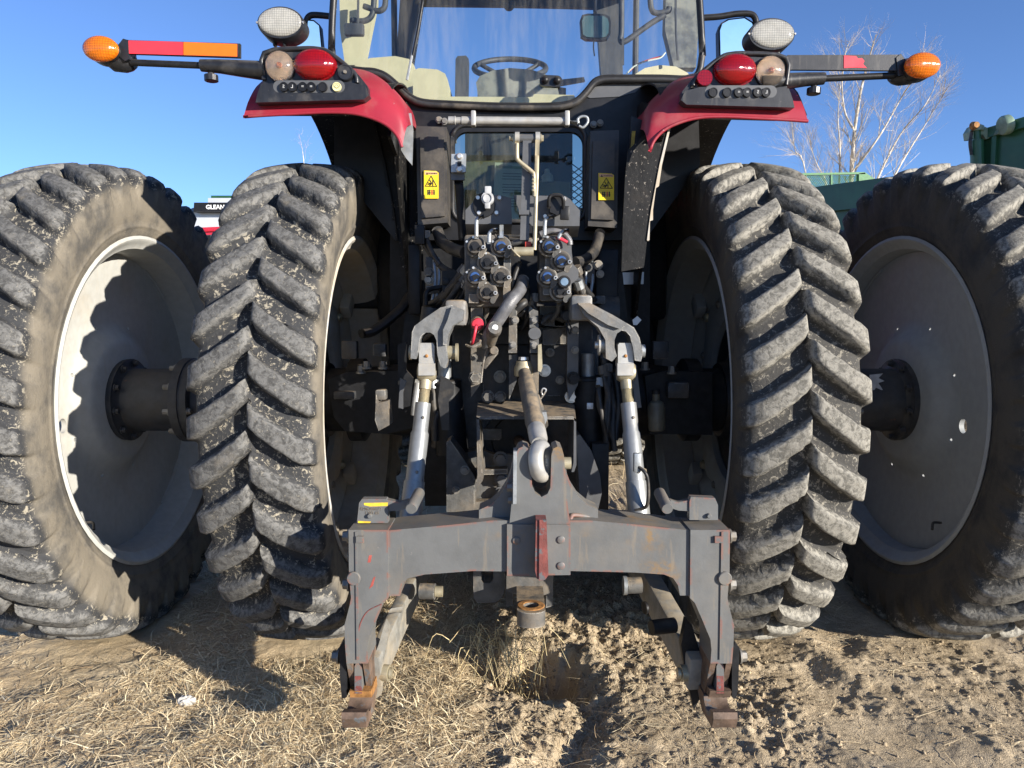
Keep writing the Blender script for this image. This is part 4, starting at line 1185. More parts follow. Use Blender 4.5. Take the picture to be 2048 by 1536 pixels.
# release levers above the outlets
for pts in ([(953, 478), (953, 448), (955, 438), (966, 433)], [(978, 488), (979, 468), (985, 461), (995, 460)], [(1003, 476), (1003, 450)], [(1089, 475), (1090, 445), (1094, 437), (1106, 433)], [(1116, 478), (1121, 468), (1128, 462), (1136, 461)]):
    l = tube('release_lever', [S(u, v, 2.41) for u, v in pts], .0065, m_galv, T)
    if len(pts) > 2: tube('lever_grip', [S(pts[-1][0] - 9, pts[-1][1] + 1, 2.405), S(pts[-1][0] + 2, pts[-1][1], 2.405)], .0095, m_black, l)
tube('wire_loom', [S(1076, 470, 2.44), S(1100, 462, 2.44), S(1125, 466, 2.44), S(1138, 480, 2.44), S(1140, 490, 2.44)], .010, m_greyhose, T)
tube('red_lead', [S(1112, 474, 2.42), S(1124, 479, 2.42), S(1135, 485, 2.42)], .0055, m_redcap, T)
tube('wire_loom', [S(978, 474, 2.42), S(986, 464, 2.42), S(995, 478, 2.42)], .004, m_rubber, T)
cyl('valve_pin', S(1028, 503, 2.40), S(1067, 503, 2.40), .0145, m_zincy, T)
tube('cotter_pin', [S(1023, 497, 2.39), S(1032, 507, 2.385), S(1040, 514, 2.385)], .0028, m_zincy, T, n=6)
tube('line_fitting', [S(1022, 488, 2.45), S(1040, 484, 2.44), S(1060, 482, 2.44), S(1075, 478, 2.45)], .010, m_castdusty, T)
box('red_clip', S(1056, 489, 2.425), (.020, .012, .018), m_labelred, T, .002)

# hose, filler and red plug
tube('return_hose', [S(1046, 560, 2.52), S(1040, 580, 2.46), S(1020, 605, 2.42), S(1000, 635, 2.42), S(978, 668, 2.44), S(972, 690, 2.48)], .021, m_greyhose, T, n=14)
tube('hose', [S(1052, 575, 2.55), S(1052, 600, 2.5), S(1040, 612, 2.48), S(1010, 640, 2.50)], .014, m_rubber, T)
tube('hose', [S(1040, 525, 2.52), S(1030, 550, 2.5), S(1022, 585, 2.5), S(1010, 610, 2.52)], .008, m_rubber, T)
f0, f1 = S(978, 690, 2.48), S(988, 656, 2.40)
fl = turn('filler_neck', f0, f1, [(0, .020), (.7, .022), (.72, .0225), (.8, .0225)], m_castdusty, T, 24)
turn('filler_cap', S(988, 662, 2.41), S(990, 655, 2.375), [(0, .021), (.1, .0235), (.8, .0235), (1, .021)], m_castdusty, fl, 30)
turn('cap_mark', S(990, 655, 2.3745), S(990, 655, 2.373), [(0, .010), (1, .009)], m_white, fl, 16)
cut(bpy.data.objects[[o.name for o in T.children if o.name.startswith('bracket_plate')][-1]], [cyl_cutter(S(954, 609, 2.45), S(954, 609, 2.6), .011)])
rc0 = S(955, 648, 2.44)
sk = turn('trailer_socket', rc0 + Vector((0, .07, .004)), rc0, [(0, .026), (.5, .026), (.9, .022), (1, .022)], m_castdusty, T, 24)
turn('red_plug', rc0, rc0 - Vector((0, .022, 0)), [(0, .0205), (.6, .0205), (1, .016)], m_redcap, sk, 24)
tube('plug_strap', [S(953, 650, 2.41), S(950, 665, 2.40), S(946, 682, 2.41), S(944, 688, 2.43)], .0048, m_redcap, sk)
turn('outlet_fitting', S(960, 680, 2.5), S(950, 686, 2.43), [(0, .022), (.6, .022), (.7, .017), (1, .017)], m_castdusty, T, 20)
tube('wire_ring', [S(932, 690, 2.42), S(944, 694, 2.40), S(958, 688, 2.40), S(961, 680, 2.42)], .004, m_castdusty, T, n=6)
tube('release_wire', [S(984, 676, 2.46), S(972, 705, 2.46), S(966, 730, 2.46), S(962, 765, 2.46)], .0035, m_castdusty, T, n=6)
bar('pawl_lever', S(992, 703, 2.46), S(966, 735, 2.47), .012, .02, m_castdusty, T, .003)
p = S(988, 701, 2.45); turn('pawl_pivot', p, p - Vector((0, .014, 0)), [(0, .015), (.7, .015), (1, .012)], m_castdusty, T, 18)
for u, v in ((974, 612), (1118, 606)):
    cyl('line_fitting', S(u, v, 2.50), S(u, v - 14, 2.50), .012, m_castdusty, T); box('fitting_block', S(u, v - 14, 2.49), (.034, .04, .016), m_castdusty, T, .003)
    tube('line', [S(u, v, 2.50), S(u - 2, v + 16, 2.52), S(u - 14, v + 34, 2.55)], .009, m_castdusty, T)
plate('fuse_panel', [(884, 541), (917, 541), (917, 605), (884, 605)], 2.62, .03, m_dark, T, .003)
for i_ in range(2):
    for j_ in range(2):
        box('fuse_cover', S(892 + 15 * i_, 563 + 15 * j_, 2.615), (.023, .006, .022), m_dark, T, .002)
tube('fuel_line', [S(918, 573, 2.66), S(870, 576, 2.64), S(853, 585, 2.62), S(851, 610, 2.62)], .009, m_dark, T)
tube('hose', [S(845, 480, 2.78), S(865, 512, 2.74), S(885, 535, 2.70), S(910, 548, 2.66)], .012, m_rubber, T)
tube('hose', [S(875, 462, 2.80), S(885, 485, 2.74), S(910, 500, 2.66), S(930, 505, 2.6)], .022, m_rubber, T)
tube('hose', [S(1200, 465, 2.80), S(1190, 500, 2.74), S(1170, 520, 2.66), S(1150, 525, 2.6)], .020, m_rubber, T)
cyl('accumulator', S(856, 660, 2.66), S(862, 615, 2.66), .034, m_cast, T)
plate('bright_tag', [(1265, 640), (1275, 632), (1283, 640), (1274, 650), (1267, 650)], 2.70, .01, m_silver, T, .001)
# washer fluid jug wedged behind the right lift rod
jg = turn('fluid_jug', S(1313, 862, 2.70), S(1312, 785, 2.70), [(0, .022), (.03, .030), (.10, .032), (.62, .032), (.74, .026), (.80, .014), (1, .014)], m_jug, None, 24)
tag(jg, 'milky plastic fluid jug wedged beside the right axle behind the lift rod', 'jug')
turn('jug_cap', S(1312, 788, 2.70), S(1312, 780, 2.70), [(0, .016), (1, .016)], m_dark, jg, 18)
# ------------------------------------------------------------------ hoses, lines and small fittings round the housing
for uv in ([(941, 508), (961, 508), (963, 541), (941, 541)], [(1008, 512), (1022, 512), (1021, 602), (1006, 602)], [(983, 542), (992, 542), (992, 572), (980, 572)], [(938, 588), (958, 588), (958, 606), (938, 606)],
           [(1090, 510), (1106, 510), (1105, 541), (1090, 541)], [(1086, 574), (1102, 574), (1102, 590), (1086, 590)]):
    plate('flange_plate', uv, SC + .014, .05, m_castdusty, T, .004)
rngd = random.Random(21)
def hoses(n, a, b, sag, y0, y1, r, mt):
    for k in range(n):
        ua, va = a[0] + rngd.uniform(-a[2], a[2]), a[1] + rngd.uniform(-a[3], a[3])
        ub, vb = b[0] + rngd.uniform(-b[2], b[2]), b[1] + rngd.uniform(-b[3], b[3])
        ya, yb = rngd.uniform(*y0), rngd.uniform(*y1)
        m1 = ((ua * 2 + ub) / 3 + rngd.uniform(-10, 10), (va * 2 + vb) / 3 + sag * rngd.uniform(.5, 1.2)); m2 = ((ua + ub * 2) / 3 + rngd.uniform(-10, 10), (va + vb * 2) / 3 + sag * rngd.uniform(.5, 1.2))
        h_ = tube('hose', [S(ua, va, ya), S(*m1, (ya * 2 + yb) / 3 - .02), S(*m2, (ya + yb * 2) / 3 - .02), S(ub, vb, yb)], rngd.uniform(*r), mt, T, n=8)
        p0, p1 = S(ua, va, ya), S(*m1, (ya * 2 + yb) / 3 - .02)
        d = (p1 - p0).normalized(); cyl('hose_fitting', p0, p0 + d * .03, r[1] * 1.35, m_galv if k % 3 == 0 else m_castdusty, h_, n=8)
hoses(6, (936, 545, 6, 35), (850, 640, 20, 40), 16, (2.52, 2.6), (2.66, 2.8), (.007, .012), m_rubber)
hoses(6, (1152, 545, 5, 30), (1220, 640, 22, 40), 16, (2.52, 2.6), (2.66, 2.8), (.007, .012), m_rubber)
hoses(5, (1058, 600, 20, 12), (1060, 640, 30, 14), 22, (2.5, 2.56), (2.56, 2.62), (.006, .010), m_rubber)
hoses(4, (870, 760, 12, 18), (865, 880, 12, 14), 6, (2.58, 2.66), (2.58, 2.66), (.008, .013), m_rubber)
hoses(5, (1205, 745, 12, 16), (1218, 895, 14, 16), 6, (2.56, 2.64), (2.52, 2.62), (.008, .012), m_rubber)
hoses(3, (960, 460, 20, 6), (1110, 466, 20, 5), 10, (2.56, 2.6), (2.56, 2.6), (.005, .008), m_rubber)
for u, v0, v1 in ((868, 520, 605), (876, 515, 600), (1170, 510, 600), (1183, 520, 598)):
    tube('steel_line', [S(u, v0, 2.72), S(u + 2, (v0 + v1) / 2, 2.70), S(u - 4, v1, 2.68)], .006, m_galv, T, n=7)
for u, v, y, r in ((858, 545, 2.70, .014), (858, 560, 2.70, .012), (1196, 530, 2.70, .013), (1200, 548, 2.7, .011), (1176, 535, 2.68, .012), (868, 700, 2.6, .013), (1150, 660, 2.53, .010), (1150, 700, 2.53, .010),
                   (948, 715, 2.54, .010), (1030, 640, 2.46, .010), (1068, 640, 2.46, .009), (1068, 690, 2.46, .009), (1026, 690, 2.46, .009), (1100, 705, 2.65, .012), (1120, 760, 2.65, .012), (990, 705, 2.65, .011), (930, 940, 2.45, .012), (912, 980, 2.45, .010)):
    hexbolt('bolt', S(u, v, y), (0, -1, 0), r, .016, m_castdusty if (u + v) % 2 else m_bolt, T)
for u, v, w_, h_, y in ((860, 528, .03, .05, 2.74), (1178, 550, .04, .06, 2.72), (1196, 600, .05, .03, 2.70), (866, 580, .05, .03, 2.70), (915, 640, .04, .06, 2.62), (1120, 640, .05, .05, 2.62), (985, 620, .06, .03, 2.6),
                        (700, 700, .06, .07, 2.86), (760, 700, .05, .05, 2.86), (1320, 700, .06, .07, 2.86), (1355, 780, .08, .06, 2.80), (690, 790, .08, .03, 2.82)):
    box('fitting_block', S(u, v, y), (w_, .04, h_), m_cast, T, .005)
# wheel details: valve stems and weld beads on the dual discs
for w in [o for o in T.children if o.name.startswith('rear_wheel')]:
    xs = [v.co.x for v in w.data.vertices]; cx = (min(xs) + max(xs)) / 2
    if abs(cx) < 1.3: continue
    i = 1 if cx < 0 else -1
    dx = .012 if cx < 0 else .075
    for a0 in (.35, 2.1, 3.9, 5.3):
        bm = bmesh.new()
        a_tube(bm, [Vector((cx + i * (dx + .004), AX - .592 * math.cos(a0 + q * .05), HUB - .592 * math.sin(a0 + q * .05))) for q in range(9)], .006, 6, 1)
        finish(bm, 'weld_bead', m_rimr if cx > 0 else m_rim, w, 0, ang=60)
    a0 = .95
    p = Vector((cx + i * (dx + .01), AX - .53 * math.cos(a0), HUB - .53 * math.sin(a0)))
    tube('valve_stem', [p, p + Vector((i * .03, 0, 0)), p + Vector((i * .045, -.02, -.02))], .005, m_rubber, w, n=8)
prism('torn_sticker', [S(u, v, 2.893) for u, v in ((1740, 750), (1766, 747), (1757, 756), (1769, 762), (1757, 766), (1767, 782), (1752, 775), (1743, 789), (1738, 770))], (0, .006, 0), m_capgrey, T, 0)
# ------------------------------------------------------------------ fenders, lamps, cab
def msum(s, dv=0): return lambda uv: [(s - u, v + dv) for u, v in uv][::-1]
same = lambda uv: list(uv)

def dome(name, u, v, ru, rv, y, mt, parent, depth=.02, n=30, ang=50):
    p = S(u, v, y); k = y / FPX * 1.0
    a = ru * k
    return turn(name, p, p - Vector((0, depth, 0)), [(0, a), (.25, a), (.5, a * .94), (.75, a * .76), (.92, a * .45), (1, a * .12)], mt, parent, n, rv / ru, ang=ang)
def disc(name, u, v, ru, rv, y, mt, parent, th=.008, n=28):
    p = S(u, v, y); a = ru * y / FPX
    return turn(name, p + Vector((0, th, 0)), p, [(0, a), (.8, a), (1, a * .95)], mt, parent, n, rv / ru, ang=40)
def ringo(name, u, v, ru, rv, y, w, mt, parent, th=.02, n=36):
    c = S(u, v, y); k = y / FPX
    bm = bmesh.new(); rings = []
    for q in range(n):
        a = 2 * math.pi * q / n
        def P_(e, dy): return c + Vector(((ru * k + e) * math.cos(a), dy, (rv * k + e) * math.sin(a)))
        rings.append([P_(0, th), P_(w, th), P_(w, .004), P_(w * .7, 0), P_(.0, 0)])
    a_ring(bm, rings, closed=True)
    return finish(bm, name, mt, parent, 0, ang=45)

E0 = [(487, 233), (530, 230), (590, 227), (650, 224), (705, 226), (745, 236), (775, 251), (795, 272), (804, 294)]
E1 = [(499, 197), (540, 192), (590, 189), (650, 185), (702, 181), (738, 186), (772, 201), (801, 224), (813, 256)]
E2 = [(520, 166), (550, 160), (600, 158), (660, 156), (712, 150), (752, 158), (787, 182), (812, 212), (822, 250)]
E3 = [(560, 148), (600, 140), (650, 135), (700, 136), (738, 144), (765, 160), (792, 184), (815, 213), (825, 250)]
LIN = [(2.475, 1.925), (2.60, 2.05), (2.85, 2.14), (3.1, 2.165), (3.37, 2.13), (3.67, 2.0), (3.95, 1.78), (4.13, 1.48), (4.2, 1.15)]
for sgn in (-1, 1):
    G = same if sgn < 0 else msum(2103, 9)
    rows = []
    for E_, y in ((E0, 2.46), (E1, 2.485), (E2, 2.58), (E3, 2.80)):
        r = smooth_pts([S(u, v, y) for u, v in G(E_)], 4)
        rows.append(r)
    last = rows[-1]
    rows.append([Vector((p.x, 3.2, p.z + .035)) for p in last])
    rows.append([Vector((p.x, 3.6, p.z - .05)) for p in last])
    rows.append([Vector((p.x, 3.95, p.z - .28)) for p in last])
    # finer rows for a smooth skin
    cols = list(zip(*rows)); cols = [smooth_pts(c, 4) for c in cols]; rows = list(zip(*cols))
    fd = loft('fender', rows, m_red, T, .012, ang=40)
    bm = bmesh.new(); a_tube(bm, [S(u, v + .5, 2.457) for u, v in G(E0)], .0055, 8, 4); finish(bm, 'fender_lip', m_red, fd, 0, ang=60)
    xa, xb = X0 + sgn * .455, X0 + sgn * .925
    rows = [[Vector((xa + (xb - xa) * t, y + .01, z - .02)) for t in (0, .25, .5, .75, 1)] for y, z in [tuple(q[1:]) for q in smooth_pts([(0, a, b) for a, b in LIN], 4)]]
    loft('fender_liner', rows, m_liner, fd, .006)
    # inner wall of the wheel arch
    w = [Vector((xa, y, z - .09)) for y, z in LIN] + [Vector((xa, 3.9, 1.1)), Vector((xa, 2.95, 1.25)), Vector((xa, 2.80, 1.5)), Vector((xa, 2.62, 1.8))]
    prism('arch_wall', w, (-sgn * .012, 0, 0), m_liner, fd, 0)
    GP = same if sgn > 0 else msum(2090, 0)
    plate('mud_flap', GP([(1256, 300), (1345, 216), (1336, 260), (1319, 330), (1302, 420), (1294, 480), (1288, 535), (1243, 543), (1246, 440), (1250, 360)]), 2.52 if sgn > 0 else 2.9, .01, m_liner, fd, .002)
    prism('flap_edge', [S(u, v, 2.515 if sgn > 0 else 2.885) for u, v in GP([(1345, 216), (1350, 218), (1324, 330), (1318, 372), (1312, 376), (1306, 420), (1306, 440), (1300, 442), (1299, 480), (1296, 482), (1294, 480), (1302, 420), (1319, 330), (1336, 260)])], (0, .012, 0), m_rimdusty if sgn > 0 else m_liner, fd, .001)

    # ---------------- lamp housing
    Hs = same if sgn < 0 else msum(2100, 10)
    def h(u, v): return (u, v) if sgn < 0 else (2100 - u, v + 10)
    hy = 2.44
    hs = plate('lamp_housing', Hs([(526, 102), (600, 93), (640, 94), (665, 104), (705, 136), (719, 152), (735, 172), (738, 190), (728, 198), (512, 204), (515, 190), (526, 170)]), hy + .012, .17, m_housing, T, .008, seg=3)
    bm = bmesh.new(); a_tube(bm, [S(u, v, hy + .008) for u, v in Hs([(528, 160), (528, 106), (600, 97), (638, 98), (660, 106), (700, 138), (712, 152), (714, 166)])], .0075, 8, 3); finish(bm, 'housing_rim', m_housing, hs, 0, ang=60)
    plate('housing_skirt', Hs([(522, 167), (700, 164), (730, 172), (738, 190), (727, 199), (511, 205), (514, 190)]), hy - .012, .04, m_housing, hs, .009, seg=3)
    # tail lamps
    a = h(560, 133); ringo('lamp_bezel', a[0], a[1], 27, 28, hy + .004, .004, m_housing, hs); disc('lamp_reflector', a[0], a[1], 26, 27, hy + .006, m_reflector, hs); p = S(a[0], a[1], hy + .004); turn('lamp_bulb', p, p - Vector((0, .014, 0)), [(0, .006), (.5, .009), (1, .004)], m_lensorange, hs, 12)
    dome('indicator_lens', a[0], a[1], 27, 28, hy + .004, m_lensclear, hs, .03)
    a = h(630, 130); ringo('lamp_bezel', a[0], a[1], 40, 29, hy + .004, .0035, m_lensred, hs); disc('lamp_reflector', a[0], a[1], 38, 27, hy + .010, m_lensred, hs)
    dome('tail_lens', a[0], a[1], 40, 29, hy + .004, m_lensred, hs, .034)
    for du in (-36, 36):
        p = S(a[0] + du, a[1] + 1, hy - .006); turn('screw', p + Vector((0, .006, 0)), p, [(0, .006), (1, .005)], m_dark, hs, 10)
    a = h(690, 144)
    if sgn < 0:
        dk = disc('blank_cap', a[0], a[1], 16, 16, hy - .002, m_housing, hs, .02); p = S(a[0], a[1], hy - .003); turn('screw', p, p - Vector((0, .005, 0)), [(0, .006), (1, .005)], m_bolt, dk, 10)
        ringo('cap_ring', a[0], a[1], 13, 13, hy - .004, .0022, m_housing, dk, .006)
    else:
        disc('round_reflector', a[0], a[1] + 1, 15.5, 15.5, hy - .008, m_lensred, hs, .02)
    # row of push buttons
    us = (567, 584, 605, 622, 645, 673)
    bm = bmesh.new()
    L_, R__ = S(*h(558, 173), hy - .0125), S(*h(678, 173), hy - .0125)
    if L_.x > R__.x: L_, R__ = R__, L_
    rr = .019
    pts = [L_ + Vector((rr * math.cos(t), 0, rr * math.sin(t))) for t in np.linspace(math.pi / 2, 3 * math.pi / 2, 10)] + [R__ + Vector((rr * math.cos(t), 0, rr * math.sin(t))) for t in np.linspace(-math.pi / 2, math.pi / 2, 10)]
    a_prism(bm, pts, (0, .012, 0)); bt = finish(bm, 'button_strip', m_bracket, hs, .003)
    marks = ('S', 'L', '=', '=', '', '') if sgn < 0 else ('', '', '=', '=', 'S', 'L')
    for k, u in enumerate(us if sgn < 0 else tuple(2100 - q for q in us[::-1])):
        v = 173 if sgn < 0 else 184
        cream = sgn < 0 and k == 5
        pb_ = disc('push_button', u, v, 8.6, 9, hy - .020, m_cream if cream else m_black, bt, .012, 22)
        ringo('button_ring', u, v, 7.2, 7.6, hy - .0215, .0028, m_black, bt, .01, 22) if not cream else None
        if marks[k]:
            text('button_mark', marks[k], facing(S(u, v, hy - .0203), -1 if marks[k] in 'SL' else 1), .0145, m_faint, pb_, .0006, .0002)
        if cream:
            ringo('button_mark', u, v, 3, 3, hy - .0206, .0015, m_ink, pb_, .003, 16)
            ringo('button_mark', u, v - 2, 6, 4, hy - .0206, .001, m_ink, pb_, .003, 16)
    # work lamp on its bracket
    wu, wv = (560, 45) if sgn < 0 else (1544, 68)
    wy = 2.50
    wlp = ringo('work_lamp', wu, wv, 40, 26, wy, .008, m_housing, hs, .075, 44)
    p = S(wu, wv, wy + .02); k_ = 44 * wy / FPX
    turn('lamp_back', p + Vector((0, .10, 0)), p, [(0, k_ * .4), (.3, k_ * .8), (.8, k_), (1, k_)], m_housing, hs, 30, .66)
    disc('lamp_reflector', wu, wv, 41, 26, wy + .014, m_reflector, hs, .006)
    dome('work_lens', wu, wv, 42, 27, wy + .004, m_lenswork, hs, .016)
    box('lamp_bracket', S(wu + sgn * -2, wv + 33, wy + .05), (.045, .04, .030), m_housing, hs, .004)
    for du in (-10, 10): box('lamp_bracket', S(wu + du, wv + 40, wy + .05), (.006, .03, .03), m_housing, hs, .001)
    for du in (-46, 46): p = S(wu + du, wv, wy); turn('screw', p, p - Vector((0, .004, 0)), [(0, .004), (1, .003)], m_boltbright, hs, 8)

    # ---------------- indicator arm, rod, plate and turn lamp
    def a_(u, v): return (u, v) if sgn < 0 else (2050 - u, v + 26)
    ay = 2.47
    bm = bmesh.new()
    rings = []
    for (u, v, r1, r2) in ((530, 142, .034, .030), (480, 137, .026, .026), (440, 133, .021, .022), (402, 131, .019, .019)):
        rings.append(circ(S(*a_(u, v), ay), Vector((0, 1, 0)), Vector((0, 0, 1)), r1, r2, 14))
    a_ring(bm, rings); am = finish(bm, 'indicator_arm', m_housing, T, .002)
    cyl('arm_rod', S(*a_(402, 131), ay), S(*a_(262, 125), ay), .0105, m_black, am)
    kn = turn('arm_knob', S(*a_(422, 146), ay), S(*a_(423, 163), ay), [(0, .010), (.2, .012), (.25, .021), (.3, .022), (.95, .022), (1, .019)], m_housing, am, 12, ang=20)
    pl_uv = [(246, 78), (258, 80), (480, 87), (480, 115), (250, 107)] if sgn < 0 else [(1575, 110), (1800, 109), (1806, 122), (1800, 141), (1575, 139)]
    mp = plate('marker_plate', pl_uv, ay - .02, .012, m_housing, am, .0015)
    if sgn < 0:
        plate('red_tape', [(257, 81), (365, 84), (365, 110), (257, 107)], ay - .0215, .003, m_reflred, mp, 0)
        plate('orange_tape', [(367, 84), (474, 88), (474, 113), (367, 110)], ay - .0215, .003, m_reflorange, mp, 0)
    else:
        plate('torn_red_tape', [(1688, 111), (1712, 112), (1716, 117), (1724, 116), (1729, 122), (1726, 128), (1734, 136), (1712, 135), (1688, 136)], ay - .0215, .003, m_reflred, mp, 0)
    plate('end_bracket', [(236, 90), (246, 77), (256, 80), (258, 118), (250, 122), (238, 112)] if sgn < 0 else [(1793, 115), (1802, 107), (1812, 120), (1810, 150), (1796, 152)], ay - .024, .05, m_housing, am, .004)
    p0, p1 = S(*a_(210, 108), ay - .005), S(*a_(272, 128), ay + .02)
    turn('lamp_body', p0 + Vector((0, .02, 0)), p1, [(0, .030), (.3, .042), (.7, .036), (.9, .026), (1, .016)], m_housing, am, 22)
    lu, lv = (203, 99) if sgn < 0 else (1843, 132)
    dome('turn_lens', lu, lv, 34, 24, ay - .04, m_lensorange, am, .03); disc('lens_back', lu, lv, 33, 23, ay - .037, m_housing, am, .05)
    disc('lamp_reflector', lu, lv, 29, 20, ay - .041, m_reflorange, am, .004)

m_stripdusty = mat('dusty_yellow_strip', (.42, .30, .03), .6, dust=.5, dcol=(.12, .10, .07), dscale=25)
# trim pieces at the inner ends of the fenders
plate('fender_trim', [(808, 228), (822, 226), (826, 260), (824, 330), (812, 316), (802, 300)], 2.60, .012, m_galv, T, .004)
fp = plate('fender_panel', [(1262, 232), (1285, 240), (1310, 286), (1308, 318), (1296, 330), (1258, 330)], 2.62, .012, m_black, T, .004)
for uv in ([(1264, 262), (1271, 262), (1266, 318), (1259, 318)], [(1257, 325), (1263, 325), (1256, 375), (1251, 375)], [(1251, 380), (1256, 380), (1249, 440), (1245, 440)]):
    plate('warning_strip', uv, 2.60, .002, m_stripdusty, T, 0)
for j_ in range(9):
    for i_ in range(4):
        if (i_ * 7 + j_ * 5) % 6: box('vent_slot', S(1277 + 2.6 * i_ - j_ * .3, 280 + 3.2 * j_, 2.616), (.003, .002, .0038), m_white, fp, 0)

# ---------------- cab rear wall with the lower window
CY = 2.95
GAS = [(664, 95), (668, 118), (690, 136), (722, 142), (748, 144), (772, 153), (796, 173), (818, 193), (845, 205), (900, 209), (1000, 213), (1100, 213), (1132, 210), (1154, 202), (1173, 183), (1188, 165), (1206, 158), (1240, 157), (1320, 157), (1380, 158), (1398, 142), (1404, 110)]
wall = plate('cab_rear_wall', [(668, 125), (690, 142), (722, 147), (748, 149), (772, 158), (796, 178), (818, 198), (845, 209), (900, 213), (1000, 217), (1100, 217), (1132, 214), (1156, 206), (1175, 188), (1190, 170), (1206, 163), (1240, 162), (1320, 162), (1395, 162), (1400, 330), (1290, 480), (790, 480), (668, 330)], CY, .03, m_black, T, 0)
bmc = bmesh.new()
rr = 26; c4 = [(905, 250), (1171, 250), (1171, 443), (905, 443)]; op = []
for (cu, cv), a0 in zip([(905 + rr, 250 + rr), (1171 - rr, 250 + rr), (1171 - rr, 443 - rr), (905 + rr, 443 - rr)], (180, 270, 0, 90)):
    for t in range(7):
        an = math.radians(a0 + 15 * t); op.append((cu + rr * math.cos(an), cv + rr * math.sin(an)))
a_prism(bmc, [S(u, v, CY - .1) for u, v in op], (0, .3, 0)); cut(wall, [bmc])
lw = plate('lower_window', [(u, v) for u, v in op], CY + .012, .005, m_glasslow, T, 0, smooth=False)
bm = bmesh.new(); a_tube(bm, [S(u, v, CY - .004) for u, v in op], .008, 8, 1, closed=True); finish(bm, 'window_seal', m_rubber, lw, 0, ang=60)
prism('wall_panel', [S(u, v, CY - .004) for u, v in ((1188, 172), (1206, 166), (1290, 166), (1270, 185), (1240, 193), (1180, 196), (1170, 192))], (0, .003, 0), m_bracket, T, 0)
ps = plate('rear_window', GAS + [(1396, 0), (1376, -300), (1330, -352), (740, -352), (694, -300), (672, 0)], CY - .012, .006, m_glass, T, 0, smooth=False)
bm = bmesh.new(); a_tube(bm, [S(u, v + 2, CY - .02) for u, v in GAS], .013, 10, 3); finish(bm, 'window_gasket', m_rubber, ps, 0, ang=60)
bm = bmesh.new(); a_tube(bm, [S(u, v - 4, CY - .024) for u, v in GAS], .008, 8, 3); finish(bm, 'window_gasket', m_black, ps, 0, ang=60)
for pts in ([(663, 100), (667, 0), (692, -300), (730, -352)], [(1405, 112), (1399, 0), (1378, -300), (1336, -352)]):
    bm = bmesh.new(); a_tube(bm, [S(u, v, CY - .01) for u, v in pts], .014, 8, 4); finish(bm, 'cab_post', m_black, T, 0, ang=60)
# roof, headliner and front
zr = S(1024, -352, CY).z
box('cab_roof', (X0, 3.60, zr + .12), (1.62, 1.7, .20), m_white, T, .05)
box('roof_lining', (X0, 3.65, zr + .015), (1.45, 1.4, .02), m_trimshade, T, .004)
prism('sun_visor', [S(u, v, 4.35) for u, v in ((842, -120), (1196, -120), (1192, 16), (1125, 14), (1024, 12), (930, 11), (846, 10))], (0, .03, 0), m_trimshade, T, .003)
turn('dome_lamp', S(1018, 12, 4.3) + Vector((0, 0, .02)), S(1018, 20, 4.3), [(0, .035), (.6, .033), (1, .018)], m_trimshade, T)
for nm, uv, y, th, mt in (('front_post', [(800, -110), (850, -110), (846, 0), (826, 125), (792, 125), (800, 0)], 4.40, .06, m_trimshade),
                          ('front_post', [(1190, -110), (1240, -110), (1246, 160), (1203, 160), (1194, 40)], 4.40, .06, m_trimshade),
                          ('side_post', [(676, -200), (752, -200), (752, 0), (726, 130), (690, 130), (680, 60)], 3.35, .06, m_trim),
                          ('side_post', [(1336, -200), (1392, -200), (1397, 60), (1392, 135), (1348, 135), (1330, 60)], 3.45, .06, m_dash),
                          ('side_console', [(690, 150), (713, 128), (740, 116), (790, 112), (818, 118), (828, 130), (828, 235), (690, 235)], 3.30, .5, m_trim),
                          ('side_console', [(826, 141), (838, 136), (875, 139), (890, 147), (895, 158), (897, 235), (826, 235)], 3.12, .45, m_trim),
                          ('side_console', [(1255, 175), (1268, 150), (1290, 136), (1320, 130), (1352, 133), (1376, 146), (1386, 175), (1386, 235), (1255, 235)], 3.25, .45, m_trim),
                          ('rear_shelf', [(874, 193), (1065, 194), (1068, 188), (1148, 190), (1152, 198), (1170, 200), (1170, 235), (874, 235)], 3.04, .14, m_trim),
                          ('seat_post', [(911, 118), (915, 112), (932, 111), (937, 117), (935, 235), (909, 235)], 3.25, .06, m_trimshade),
                          ('dash_hood', [(955, 185), (952, 165), (960, 152), (985, 141), (1020, 136), (1062, 139), (1092, 149), (1112, 162), (1118, 188), (1118, 235), (955, 235)], 3.55, .10, m_dash),
                          ('dash_panel', [(975, 160), (1062, 158), (1080, 168), (1132, 176), (1132, 235), (972, 235)], 3.9, .12, m_trimshade)):
    plate(nm, uv, y, th, mt, T, .012, seg=3)
# side window frames so that the cab closes towards the front
for x_ in (S(668, 0, CY).x, S(1399, 0, CY).x):
    for a, b in (((x_, CY, 1.75), (x_ * 1.0, 4.45, 1.75)), ((x_, CY, zr), (x_, 4.45, zr)), ((x_, 4.45, 1.75), (x_, 4.45, zr))):
        cyl('door_frame', a, b, .018, m_trimshade, T, n=10)
